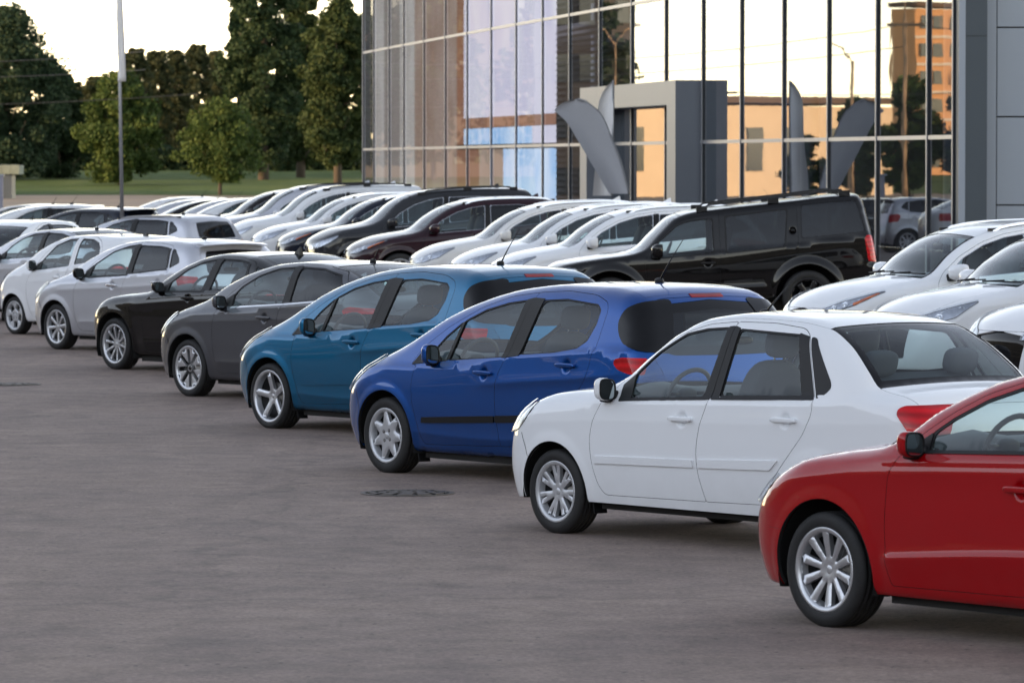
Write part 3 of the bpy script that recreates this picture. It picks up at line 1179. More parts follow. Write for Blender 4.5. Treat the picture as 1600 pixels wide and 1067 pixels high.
    # ---- cabin
    g = Geo()
    zb = float(B.belt(np.array([sp['cowl'] - .9]))[0])
    xc = sp['cowl']; xr_ = -wb - .25 if not sp.get('wagon') else B.tail + .35
    fl = .34
    yi = B.W2 - .16
    V = [(xc - .1, -yi, fl), (xc - .1, yi, fl), (xr_, yi, fl), (xr_, -yi, fl), (xc - .1, -yi, zb - .1), (xc - .1, yi, zb - .1), (xr_, yi, zb - .06), (xr_, -yi, zb - .06)]
    for f in [(0, 1, 2, 3), (0, 4, 5, 1), (3, 2, 6, 7)]:
        g.add(np.array(V)[list(f)], [(0, 1, 2, 3)], 'interior')
    g.obj('cabin_floor', root, SH, smooth=False)
    g = Geo()                                                    # dashboard
    xd = xc - .20
    zd = zb + .035
    prof = [(xc - .02, zb - .03), (xd + .05, zd), (xd - .12, zd + .01), (xd - .28, zd - .03), (xd - .33, zd - .12), (xd - .22, zd - .38), (xd - .20, fl)]
    ys = np.linspace(-yi, yi, 12)
    V = [(x, y, z + (.045 * math.exp(-((y - .36) / .17) ** 2) if 1 < j < 4 else 0)) for y in ys for j, (x, z) in enumerate(prof)]
    n = len(prof)
    g.add(V, [(i * n + j, i * n + j + 1, (i + 1) * n + j + 1, (i + 1) * n + j) for i in range(len(ys) - 1) for j in range(n - 1)], 'interior')
    g.obj('dashboard', root, SH)
    g = Geo()                                                    # steering wheel
    cx, cy, cz = xd - .43, .36, zb + .01
    rt2 = roty(R(-24))
    ring = [np.array((0, .185 * math.cos(t), .185 * math.sin(t))) @ rt2.T + (cx, cy, cz) for t in np.linspace(0, 2 * math.pi, 29)]
    tube(g, ring, .016, 'interior', 8, False)
    blob(g, (cx + .03, cy, cz - .015), (.07, .17, .13), 'interior', rt2, .7, 6)
    for t in (0.05, math.pi - .05, -math.pi / 2):
        tube(g, [np.array((.015, .05 * math.cos(t), .05 * math.sin(t))) @ rt2.T + (cx, cy, cz), np.array((0, .18 * math.cos(t), .18 * math.sin(t))) @ rt2.T + (cx, cy, cz)], .014, 'alloy_dark', 6)
    g.obj('steering_wheel', root, SH)
    sm = sp.get('seat_mat', 'seat')
    zs = sp.get('seat_z', zb - .42)
    xs_f = sp.get('seat_x', xd - .95)
    for sy in (.36, -.36):
        g = Geo()
        blob(g, (xs_f + .20, sy, zs + .02), (.52, .50, .20), sm, roty(R(-8)), .6, 8)
        def bk(q):
            q = q.copy(); q[:, 1] *= 1 - .16 * np.clip(q[:, 2], 0, 1) ** 2; return q
        blob(g, (xs_f - .12, sy, zs + .37), (.17, .50, .66), sm, roty(R(-17)), .55, 9, bk)
        blob(g, (xs_f - .27, sy, zs + .80), (.10, .27, .19), sm, roty(R(-12)), .6, 7)
        for q in (-.05, .05):
            tube(g, [(xs_f - .255, sy + q, zs + .76), (xs_f - .235, sy + q, zs + .64)], .007, 'chrome', 6)
        g.obj('seat', root, SH)
    g = Geo()
    xs_r = sp.get('rear_seat_x', -wb + .12)
    blob(g, (xs_r + .28, 0, zs + .06), (.52, 1.22, .18), sm, roty(R(-6)), .4, 8)
    blob(g, (xs_r - .05, 0, zs + .36), (.16, 1.24, .56), sm, roty(R(-22)), .4, 9)
    for sy in (.36, -.36):
        blob(g, (xs_r - .20, sy, zs + .70), (.10, .28, .17), sm, roty(R(-15)), .6, 7)
    g.obj('rear_seat', root, SH)
    # rear shelf and roof lining
    g = Geo()
    boxn(g, ((xs_r - .2 + B.tail + .35) / 2, 0, zb - .06), (abs(xs_r - .2 - B.tail - .35), 2 * yi - .06, .02), 'interior')
    if not sp.get('wagon'):
        g.obj('parcel_shelf', root, SH, smooth=False)
    g = Geo()
    e0 = edge(sp['roof_front'] - .02, bw[2]); e1 = edge(sp['roof_rear'] + .03, bw[3])
    panel(g, B, 'top', offset(toppoly(e0, e1), .03), 'headliner', (), .16, -.045, 0)
    g.obj('headliner', root, SH)
    g = Geo()                                                    # inside mirror
    zt = float(B.Zc(np.array([sp['roof_front']]))[0])
    blob(g, (sp['roof_front'] + .10, 0, zt - .13), (.03, .24, .06), 'trim', None, .6, 5)
    tube(g, [(sp['roof_front'] + .11, 0, zt - .10), (sp['roof_front'] + .06, 0, zt - .03)], .01, 'trim', 6)
    g.obj('rear_view_mirror', root, SH)
    # ---- antenna
    if 'antenna' in sp:
        x0, ln, kind, *ln2 = sp['antenna']
        lean = ln2[0] if ln2 else 1.25
        z0 = float(B.Zc(np.array([x0]))[0])
        g = Geo()
        if kind == 'rod':
            blob(g, (x0, 0, z0 + .012), (.09, .05, .05), 'trim', None, .8, 6)
            tube(g, [(x0 - .01, 0, z0 + .02), (x0 - ln * .4, 0, z0 + .02 + ln * lean * .42), (x0 - ln, 0, z0 + .02 + ln * lean)], [.008, .005, .003], 'trim', 6)
        else:
            V = [(x0 + .12, 0, z0 - .005), (x0 - .05, .035, z0 - .012), (x0 - .05, -.035, z0 - .012), (x0 - .045, 0, z0 + ln), (x0 - .02, 0, z0 + ln)]
            g.add(V, [(0, 1, 4), (1, 3, 4), (0, 4, 2), (2, 4, 3), (1, 2, 3)], sp.get('antenna_mat', pm))
        g.obj('antenna', root, SH, smooth=(kind == 'rod'))
    # ---- roof rails
    if 'rails' in sp:
        x0, x1, hgt, mt = sp['rails']
        for sg in (1, -1):
            g = Geo()
            xs = np.linspace(x0, x1, 16)
            yy = ysp(xs) + .0
            zz = B.place('top', np.stack([xs, yy], 1))[:, 2]
            lift = hgt * np.minimum(1, np.minimum((x0 - xs), (xs - x1)) / .14 + .05)
            V = []
            for x, y, z, l in zip(xs, yy, zz, lift):
                V += [(x, y - .022, z + l), (x, y + .022, z + l), (x, y + .026, z + l - .03), (x, y - .026, z + l - .03)]
            V = np.array(V) * [1, sg, 1]
            F = [(i * 4 + k, i * 4 + (k + 1) % 4, i * 4 + 4 + (k + 1) % 4, i * 4 + 4 + k) for i in range(15) for k in range(4)] + [(3, 2, 1, 0), (60, 61, 62, 63)]
            g.add(V, F if sg > 0 else [f[::-1] for f in F], mt)
            for t in (.02, .5, .98):
                x = x0 + (x1 - x0) * t
                i = int(round(t * 15))
                boxn(g, (x, sg * float(yy[i]), float(zz[i]) + hgt * .35), (.16, .04, max(.03, hgt * .9)), 'trim')
            g.obj('roof_rail', root, SH, smooth=False)
    # ---- mud flaps
    if sp.get('flaps'):
        for sg in (1, -1):
            g = Geo()
            boxn(g, (-ra + .01, sg * (B.W2 - .14), sp['sill_z'] - .02), (.012, .11, .13), 'trim', roty(R(10)))
            g.obj('mud_flap', root, SH, smooth=False)
    # ---- wheels
    ty, rm, bk_ = make_wheel(sp['wheel'])
    tw = sp.get('track', B.W2 - .115)
    for i, (xw, sg) in enumerate(((0, 1), (0, -1), (-wb, 1), (-wb, -1))):
        w = empty('wheel', root, (xw + SH[0], sg * tw, rw))
        w.rotation_euler = (0, R(sp.get('spin', 0) + 17 * i), 0 if sg > 0 else math.pi)
        link('tyre', ty, w)
        link('rim', rm, w)
        if sp.get('grid', .045) < .06: link('brake_disc', bk_, w)
    # ---- wipers
    if sp.get('wipers'):
        g = Geo()
        for sy in (.25, -.35):
            y = np.linspace(sy, sy + .45, 7)
            x = np.full(7, sp['cowl'] - .05) - bw[1] * y ** 2 + np.linspace(0, -.04, 7)
            P = B.place('top', np.stack([x, y], 1)) + np.array([.0, 0, .018])
            tube(g, P, .009, 'trim', 6)
            tube(g, [P[3] + (0, 0, .012), P[0] + (.06, -.05, .0)], .011, 'trim', 6)
        g.obj('wiper', root, SH)
    root['front'] = wb / 2
    return root
# ------------------------------------------------------------------ paints
M['paint_red'] = paint('paint_red', (.29, .0006, .0034), .25, 0., .4, .03)
M['paint_white'] = paint('paint_white', (.77, .785, .80), 0., 0., .4)
M['paint_royal'] = paint('paint_royal_blue', (.0010, .056, .245), .4, .8, .45, .03)
M['paint_teal'] = paint('paint_teal_blue', (.0012, .108, .225), .4, .8, .45, .03)
M['paint_grey'] = paint('paint_graphite', (.074, .077, .088), .5, .75, .45, .05)
M['paint_black'] = paint('paint_black', (.0025, .0022, .0025), 0., 0., .3, .015)
M['paint_silver'] = paint('paint_silver', (.47, .48, .515), .4, .75, .45)
M['paint_pearl'] = paint('paint_pearl_white', (.72, .73, .745), .2, 0., .4)
M['paint_maroon'] = paint('paint_maroon', (.016, .003, .007), .3, 0., .35, .03)
M['paint_steel'] = paint('paint_dark_steel', (.018, .019, .022), .4, .0, .35, .03)
M['paint_navy'] = paint('paint_navy', (.005, .008, .018), .3, .0, .35, .03)

def mixpts(p, f):
    return [(a, b) for a, b in p if f(a)]

SPEC = {}
SPEC['white_sedan'] = dict(
    W=1.70, wb=2.64, rw=.285, ra=.345, joint=((.36, .675), (.27, .515)), sill_z=.235, paint='paint_white', wheel='pair_spoke', spin=5, flaps=True,
    prof=[(.80, .60), (.775, .75), (.71, .84), (.59, .903), (.38, .955), (.05, .997), (-.24, 1.022), (-.52, 1.115), (-.74, 1.27), (-.98, 1.42), (-1.25, 1.51), (-1.7, 1.548), (-2.2, 1.535), (-2.5, 1.49), (-2.72, 1.395), (-2.97, 1.225), (-3.09, 1.125), (-3.22, 1.095), (-3.50, 1.06)],
    front=[(0, .70), (.2, .77), (.45, .82), (.62, .80), (.75, .74), (.95, .55), (1.3, .2)],
    rear=[(0, -3.40), (.3, -3.52), (.6, -3.55), (.85, -3.54), (1.05, -3.49), (1.3, -3.36), (2, -3.0)],
    k=[(.8, .13), (-.2, .13), (-.45, .09), (-1.2, .13), (-2.4, .15), (-2.7, .12), (-3.5, .12)],
    belt=[(.9, .88), (-.5, .925), (-1.5, .972), (-2.6, 1.01), (-3.5, 1.02)],
    ysp=[(.9, .46), (.6, .58), (.2, .66), (-.25, .70), (-.5, .685), (-.9, .62), (-1.25, .585), (-2.0, .575), (-2.5, .575), (-2.7, .60), (-3.05, .665), (-3.5, .64)],
    hood_front=.74, cowl=-.22, roof_front=-1.06, roof_rear=-2.52, deck_front=-3.10, tail_edge=-3.46,
    doors=[dict(name='front', r=.05, poly=[(-.500, .915, .02), (-.612, 1.045), (-.82, 1.228), (-1.06, 1.37), (-1.36, 1.455), (-1.636, 1.478, .02), (-1.588, .985, .1), (-1.505, .777, .1), (-1.478, .634, .1), (-1.49, .493, .1), (-1.555, .302, .015), (-.525, .292, .04), (-.462, .36, .1), (-.410, .504, .1), (-.392, .665, .1), (-.425, .79, .1)]),
           dict(name='rear', r=.05, poly=[(-1.640, 1.478, .02), (-2.0, 1.478), (-2.30, 1.452, .06), (-2.385, 1.405, .05), (-2.588, 1.011, .06), (-2.590, .916, .1), (-2.519, .785, .1), (-2.405, .668, .1), (-2.28, .538, .1), (-2.165, .41, .08), (-2.13, .312, .03), (-1.559, .302, .015), (-1.494, .493, .1), (-1.482, .634, .1), (-1.509, .777, .1), (-1.592, .985, .1)])],
    windows=[dict(**{'in': 'front'}, poly=[(-.770, .955), (-1.500, .990), (-1.567, 1.432), (-1.36, 1.418), (-1.157, 1.38), (-.913, 1.25), (-.765, 1.115)], r=.03),
             dict(**{'in': 'rear'}, poly=[(-1.672, 1.004), (-1.705, 1.425), (-2.285, 1.405), (-2.478, 1.032)], r=.03)],
    patches=[dict(**{'in': 'front'}, poly=[(-.665, .930), (-.775, .937), (-.760, 1.108), (-.66, 1.035)], mat='trim'),
             dict(**{'in': 'front'}, poly=[(-1.512, .975), (-1.584, .985), (-1.630, 1.448), (-1.580, 1.442)]),
             dict(**{'in': 'rear'}, poly=[(-1.596, .985), (-1.660, .99), (-1.692, 1.436), (-1.642, 1.448)]),
             dict(**{'in': 'rear'}, poly=[(-2.285, 1.418), (-2.376, 1.400), (-2.580, 1.010), (-2.470, 1.005)]),
             dict(**{'in': 'front'}, name='belt_trim', poly=[(-.67, .928), (-1.582, .972), (-1.584, .986), (-.67, .943)]),
             dict(**{'in': 'rear'}, name='belt_trim', poly=[(-1.594, .973), (-2.575, 1.005), (-2.575, 1.021), (-1.596, .987)]),
             dict(**{'in': 'body'}, name='quarter_trim', poly=[(-2.398, 1.402, .02), (-2.45, 1.396, .02), (-2.700, 1.123, .03), (-2.713, 1.085, .03), (-2.643, 1.02, .02), (-2.601, 1.016, .01)], off=.003),
             dict(**{'in': 'front'}, name='side_moulding', poly=[(-.442, .502), (-.452, .553), (-1.455, .572), (-1.455, .522)], mat='paint_white', off=.013, fl=.014, r=.006),
             dict(**{'in': 'rear'}, name='side_moulding', poly=[(-1.505, .522), (-1.505, .576), (-2.285, .606), (-2.21, .540)], mat='paint_white', off=.013, fl=.014, r=.006)],
    handles=[(-1.335, .832, .235), (-2.345, .866, .245)],
    creases=[dict(pts=[(.35, .74), (-.5, .79), (-1.5, .815), (-2.6, .85), (-3.4, .89)], A=.006, up=.10, dn=.06)],
    mirror=(-.56, .995), mirror_size=(.12, .215, .16), antenna=(-1.22, .36, 'rod', .75),
    lamps=[dict(end='front', kind='head', beta=45, poly=[(-.22, .665), (-.20, .765), (.02, .83), (.25, .875), (.385, .895), (.39, .84), (.365, .765), (.285, .69), (.16, .665), (.0, .655)], bulbs=[(-.06, .715, .05), (.11, .745, .05)]),
           dict(end='rear', kind='tail', beta=45, poly=[(-.30, 1.00), (.02, .995), (.065, .975), (.075, .94), (.0, .83), (-.03, .80), (-.09, .79), (-.26, .81)], r=.02)],
    tumble=.31, rear_glass='glass_rear', seat_x=-1.52)

SPEC['blue_hatch'] = dict(
    W=1.815, joint=((.40, .655), (.325, .485)), wb=2.61, rw=.305, ra=.372, sill_z=.19, paint='paint_royal', wheel='star_cap', spin=8, flaps=True,
    prof=[(.90, .58), (.88, .70), (.82, .775), (.72, .83), (.5, .915), (.25, .995), (.05, 1.065), (-.12, 1.135), (-.52, 1.325), (-1.0, 1.472), (-1.5, 1.55), (-2.0, 1.585), (-2.5, 1.583), (-2.8, 1.56), (-3.00, 1.52), (-3.08, 1.47), (-3.20, 1.28), (-3.33, 1.02), (-3.5, .6)],
    front=[(0, .74), (.2, .82), (.45, .90), (.62, .89), (.75, .83), (.95, .6), (1.3, .1)],
    rear=[(0, -3.25), (.3, -3.42), (.6, -3.45), (.85, -3.40), (1.05, -3.33), (1.3, -3.22), (1.5, -3.10), (2, -2.8)],
    k=[(.9, .16), (.1, .15), (-.3, .10), (-1.0, .15), (-2.4, .17), (-3.0, .15), (-3.4, .15)],
    belt=[(.9, .86), (-.3, .88), (-1.5, .985), (-2.6, 1.075), (-3.4, 1.11)],
    ysp=[(.95, .50), (.6, .60), (.3, .66), (.0, .69), (-.3, .675), (-.7, .63), (-1.1, .60), (-2.0, .59), (-2.9, .58), (-3.1, .57), (-3.4, .57)],
    hood_front=.80, cowl=.07, roof_front=-.92, roof_rear=-2.96, bows=(.30, .20, .13, -.06, 0, 0),
    doors=[dict(name='front', r=.05, poly=[(-.405, .885, .02), (-.32, .905, .02), (-.42, 1.03), (-.70, 1.205), (-1.05, 1.365), (-1.40, 1.462), (-1.735, 1.500, .02), (-1.59, .99, .1), (-1.505, .85, .1), (-1.471, .72, .1), (-1.479, .53, .1), (-1.53, .288, .015), (-.513, .258, .04), (-.443, .418, .1), (-.380, .613, .1), (-.370, .761, .1)]),
           dict(name='rear', r=.06, poly=[(-1.739, 1.500, .02), (-2.1, 1.520), (-2.5, 1.497, .08), (-2.67, 1.445, .07), (-2.712, 1.385, .05), (-2.688, 1.126, .1), (-2.652, .968, .1), (-2.628, .874, .1), (-2.553, .784, .1), (-2.40, .70, .12), (-2.25, .53, .1), (-2.19, .40, .05), (-2.165, .305, .03), (-1.534, .288, .015), (-1.483, .53, .1), (-1.475, .72, .1), (-1.509, .85, .1), (-1.594, .99, .1)])],
    windows=[dict(**{'in': 'front'}, poly=[(-.53, .925), (-.775, .945), (-.862, 1.235), (-.70, 1.125), (-.56, .99)], r=.02, trim=.010),
             dict(**{'in': 'front'}, poly=[(-.822, .950), (-1.515, .998), (-1.628, 1.432), (-1.40, 1.405), (-1.13, 1.345), (-.905, 1.255)], r=.025, trim=.010),
             dict(**{'in': 'rear'}, poly=[(-1.748, 1.026), (-1.871, 1.437), (-2.15, 1.452), (-2.567, 1.42), (-2.62, 1.382), (-2.612, 1.28), (-2.551, 1.153), (-2.449, 1.095), (-2.183, 1.055)], r=.05, trim=.010)],
    patches=[dict(**{'in': 'front'}, poly=[(-.335, .898), (-.52, .918), (-.545, .995), (-.45, 1.025)], name='corner_trim'),
             dict(**{'in': 'front'}, poly=[(-.782, .945), (-.815, .948), (-.898, 1.25), (-.870, 1.237)], name='window_divider'),
             dict(**{'in': 'front'}, poly=[(-1.527, .988), (-1.586, .992), (-1.718, 1.455), (-1.640, 1.44)]),
             dict(**{'in': 'rear'}, poly=[(-1.598, .994), (-1.736, 1.012), (-1.860, 1.452), (-1.728, 1.456)]),
             dict(**{'in': 'front'}, name='side_moulding', poly=[(-.512, .430), (-.522, .477), (-1.470, .525), (-1.472, .472)], mat='trim', off=.014, fl=.015, r=.012),
             dict(**{'in': 'rear'}, name='side_moulding', poly=[(-1.488, .472), (-1.486, .527), (-2.24, .565), (-2.21, .51)], mat='trim', off=.014, fl=.015, r=.012)],
    handles=[(-1.325, .857, .235), (-2.375, .951, .24)],
    creases=[dict(pts=[(-1.0, .74), (-1.7, .80), (-2.6, .865), (-3.2, .93)], A=.013, up=.09, dn=.035, fade=.6),
             dict(pts=[(-.2, .36), (-1.2, .33), (-2.3, .36)], A=.012, up=.05, dn=.05, fade=.4)],
    mirror=(-.63, .975), mirror_size=(.13, .20, .17), antenna=(-2.42, .30, 'rod', 1.1),
    tailgate=dict(poly=[(0, .62), (.60, .62), (.66, .80), (.66, .93), (.705, 1.02), (.665, 1.25), (.60, 1.44), (.45, 1.475), (0, 1.49)],
                  window=[(0, 1.045, .03), (.55, 1.05, .06), (.66, 1.12, .08), (.625, 1.32, .06), (.56, 1.425, .05), (0, 1.465, .03)], r=.06, border=.07),
    stop=(.16, 1.495, .012),
    lamps=[dict(end='front', kind='head', beta=42, poly=[(-.18, .64), (-.17, .715), (.05, .80), (.25, .88), (.42, .945), (.49, .95), (.47, .88), (.39, .775), (.29, .685), (.16, .645), (.0, .63)], bulbs=[(-.02, .705, .05), (.14, .755, .05)]),
           dict(end='rear', kind='tail', beta=45, poly=[(.12, 1.03), (.32, 1.035), (.385, 1.02), (.395, .985), (.36, .94), (.27, .91), (.14, .905)], r=.02),
           dict(end='rear', kind='tail', name='rear_window_wing', beta=45, poly=[(-.06, 1.06), (.20, 1.085), (.315, 1.125), (.36, 1.20), (.372, 1.30), (.315, 1.405), (.20, 1.45), (-.02, 1.475), (-.05, 1.3)], r=.05, mat='gloss_black')],
    tumble=.32, crown=.075, seat_x=-1.55, rear_seat_x=-2.42, wagon=False, kf=.34)

SPEC['red_sedan'] = dict(
    W=1.80, joint=((.455, .52), (.335, .515)), wb=2.64, rw=.312, ra=.388, sill_z=.205, paint='paint_red', wheel='ten_spoke', spin=3,
    prof=[(.89, .56), (.878, .68), (.81, .77), (.63, .868), (.38, .938), (.05, .992), (-.25, 1.032), (-.38, 1.08), (-.66, 1.245), (-1.1, 1.405), (-1.5, 1.465), (-2.0, 1.47), (-2.4, 1.42), (-2.8, 1.27), (-3.12, 1.11), (-3.3, 1.07), (-3.60, 1.03)],
    front=[(0, .74), (.2, .84), (.45, .91), (.60, .90), (.72, .84), (.95, .6), (1.3, .1)],
    rear=[(0, -3.45), (.3, -3.58), (.6, -3.62), (.85, -3.60), (1.05, -3.55), (1.3, -3.4), (2, -3.0)],
    k=[(.9, .12), (0, .11), (-.4, .08), (-1.2, .13), (-2.2, .15), (-2.7, .12), (-3.6, .12)],
    belt=[(.9, .86), (-.5, .955), (-1.5, 1.005), (-2.6, 1.02), (-3.5, 1.0)],
    ysp=[(.95, .52), (.6, .64), (.2, .71), (-.25, .735), (-.5, .70), (-.9, .635), (-1.3, .60), (-2.0, .59), (-2.5, .59), (-3.1, .66), (-3.6, .64)],
    hood_front=.80, cowl=-.27, roof_front=-1.08, roof_rear=-2.38, deck_front=-3.12, tail_edge=-3.56,
    doors=[dict(name='front', r=.05, poly=[(-.592, .965, .02), (-.70, 1.075), (-.90, 1.20), (-1.12, 1.305), (-1.45, 1.40), (-1.76, 1.42, .02), (-1.72, 1.02, .1), (-1.66, .8, .1), (-1.64, .55, .1), (-1.70, .27, .015), (-.532, .262, .02), (-.500, .374, .1), (-.497, .62, .1), (-.518, .856, .1)]),
           dict(name='rear', r=.06, poly=[(-1.764, 1.42, .02), (-2.2, 1.405), (-2.5, 1.32), (-2.72, 1.18), (-2.76, 1.02), (-2.66, .82, .1), (-2.48, .73, .1), (-2.3, .58, .1), (-2.21, .42, .1), (-2.19, .275, .03), (-1.704, .27, .015), (-1.644, .55, .1), (-1.664, .8, .1), (-1.724, 1.02, .1)])],
    windows=[dict(**{'in': 'front'}, poly=[(-.80, 1.0), (-1.665, 1.035), (-1.70, 1.378), (-1.45, 1.36), (-1.14, 1.265), (-.92, 1.16), (-.80, 1.085)], r=.03, trim=.014),
             dict(**{'in': 'rear'}, poly=[(-1.79, 1.04), (-1.82, 1.378), (-2.2, 1.36), (-2.48, 1.27), (-2.66, 1.14), (-2.6, 1.07)], r=.04, trim=.014)],
    patches=[dict(**{'in': 'front'}, poly=[(-.66, .985), (-.785, .990), (-.785, 1.085), (-.68, 1.02)], name='corner_trim'),
             dict(**{'in': 'front'}, poly=[(-1.677, 1.025), (-1.719, 1.028), (-1.757, 1.395), (-1.713, 1.39)]),
             dict(**{'in': 'rear'}, poly=[(-1.727, 1.028), (-1.778, 1.03), (-1.808, 1.39), (-1.765, 1.395)]),
             dict(**{'in': 'front'}, name='belt_trim', poly=[(-.66, .975), (-1.718, 1.013), (-1.718, 1.030), (-.66, .992)])],
    handles=[(-1.53, .825, .24), (-2.45, .87, .24)],
    creases=[dict(pts=[(.40, .775), (.05, .822), (-.5, .862), (-1.5, .905), (-2.6, .94), (-3.5, .95)], A=.010, up=.05, dn=.045, fade=.25),
             dict(pts=[(-.42, .40), (-1.5, .475), (-2.3, .50)], A=.024, up=.02, dn=.13, fade=.12)],
    mirror=(-.70, 1.02), mirror_size=(.13, .21, .145),
    lamps=[dict(end='front', kind='head', beta=42, poly=[(-.28, .62), (-.26, .71), (.0, .755), (.20, .79), (.275, .795), (.26, .73), (.17, .65), (.05, .62), (-.05, .61)], bulbs=[(-.12, .665, .04), (.03, .68, .04)]),
           dict(end='rear', kind='tail', beta=45, poly=[(.05, .97), (.40, .985), (.47, .95), (.36, .82), (.05, .80)], r=.03),
           dict(end='side', kind='tail', name='fog_lamp', poly=[(.47, .50), (.435, .50), (.435, .52), (.47, .52)], mat='chrome', r=.006)],
    grilles=[dict(poly=[(0, .26), (.36, .28), (.36, .62), (0, .66)], mat='gloss_black')],
    tumble=.33, seat_x=-1.60)
SPEC['red_sedan']['lamps'].pop()

SPEC['grey_sedan'] = dict(
    W=1.70, joint=((.40, .66), (.31, .52)), wb=2.57, rw=.306, ra=.372, sill_z=.20, paint='paint_grey', wheel='slot_disc', spin=0,
    prof=[(.86, .56), (.84, .70), (.78, .785), (.6, .87), (.36, .955), (.12, 1.015), (-.1, 1.075), (-.45, 1.245), (-.9, 1.395), (-1.3, 1.465), (-1.8, 1.49), (-2.3, 1.465), (-2.7, 1.37), (-3.05, 1.22), (-3.2, 1.155), (-3.3, 1.13), (-3.48, 1.10)],
    front=[(0, .72), (.2, .80), (.45, .87), (.60, .86), (.75, .80), (.95, .6), (1.3, .1)],
    rear=[(0, -3.38), (.3, -3.48), (.6, -3.52), (.85, -3.50), (1.1, -3.44), (1.3, -3.3), (2, -3.0)],
    k=[(.9, .14), (0, .13), (-.4, .09), (-1.2, .14), (-2.2, .16), (-2.7, .13), (-3.6, .12)],
    belt=[(.9, .88), (-.5, .94), (-1.6, 1.02), (-2.6, 1.08), (-3.5, 1.08)],
    ysp=[(.95, .48), (.6, .60), (.2, .66), (-.1, .69), (-.4, .665), (-.8, .61), (-1.2, .575), (-2.0, .565), (-2.5, .565), (-3.1, .63), (-3.6, .62)],
    hood_front=.77, cowl=-.08, roof_front=-.95, roof_rear=-2.36, deck_front=-3.18, tail_edge=-3.44,
    doors=[dict(name='front', r=.05, poly=[(-.512, .945, .02), (-.60, 1.065), (-.82, 1.22), (-1.12, 1.36), (-1.45, 1.435), (-1.755, 1.455, .02), (-1.71, 1.06, .1), (-1.638, .95, .1), (-1.625, .8, .1), (-1.64, .5, .1), (-1.70, .285, .015), (-.58, .275, .06), (-.522, .325, .1), (-.48, .558, .1), (-.462, .776, .1)]),
           dict(name='rear', r=.06, poly=[(-1.759, 1.455, .02), (-2.2, 1.445), (-2.55, 1.385), (-2.70, 1.28), (-2.73, 1.12, .08), (-2.66, .9, .1), (-2.50, .75, .1), (-2.3, .58, .1), (-2.19, .42, .1), (-2.15, .29, .03), (-1.704, .285, .015), (-1.644, .5, .1), (-1.629, .8, .1), (-1.642, .95, .1), (-1.714, 1.06, .1)])],
    windows=[dict(**{'in': 'front'}, poly=[(-.77, 1.0), (-1.655, 1.045), (-1.700, 1.415), (-1.42, 1.398), (-1.12, 1.32), (-.86, 1.195), (-.77, 1.12)], r=.03),
             dict(**{'in': 'rear'}, poly=[(-1.80, 1.065), (-1.825, 1.418), (-2.2, 1.405), (-2.53, 1.345), (-2.645, 1.235), (-2.62, 1.14), (-2.4, 1.10)], r=.04, glass='glass_dark')],
    patches=[dict(**{'in': 'front'}, poly=[(-.62, .975), (-.755, .985), (-.755, 1.12), (-.62, 1.055)], name='corner_trim'),
             dict(**{'in': 'front'}, poly=[(-1.667, 1.04), (-1.712, 1.055), (-1.751, 1.43), (-1.713, 1.428)]),
             dict(**{'in': 'rear'}, poly=[(-1.72, 1.055), (-1.788, 1.055), (-1.813, 1.43), (-1.76, 1.43)]),
             dict(**{'in': 'front'}, name='belt_trim', poly=[(-.62, .962), (-1.704, 1.022), (-1.704, 1.040), (-.62, .980)], mat='chrome', off=.003),
             dict(**{'in': 'rear'}, name='belt_trim', poly=[(-1.712, 1.022), (-2.4, 1.072), (-2.66, 1.105), (-2.66, 1.122), (-2.4, 1.09), (-1.712, 1.040)], mat='chrome', off=.003)],
    handles=[(-1.40, .880, .235), (-2.38, .935, .235)],
    creases=[dict(pts=[(.1, .80), (-.6, .83), (-1.6, .87), (-2.6, .93), (-3.4, .98)], A=.008, up=.06, dn=.05, fade=.3),
             dict(pts=[(-.45, .39), (-1.5, .40), (-2.2, .41)], A=.014, up=.05, dn=.08, fade=.15)],
    mirror=(-.60, 1.025), mirror_size=(.13, .205, .15), antenna=(-2.20, .13, 'rod'),
    lamps=[dict(end='front', kind='head', beta=42, poly=[(-.24, .66), (-.22, .74), (.0, .795), (.25, .86), (.43, .90), (.45, .87), (.38, .775), (.28, .695), (.10, .65), (-.05, .645)], bulbs=[(-.08, .71, .045), (.08, .75, .045)]),
           dict(end='rear', kind='tail', beta=45, poly=[(.05, 1.02), (.40, 1.03), (.47, .99), (.36, .84), (.05, .82)], r=.03)],
    tumble=.32, seat_x=-1.55)

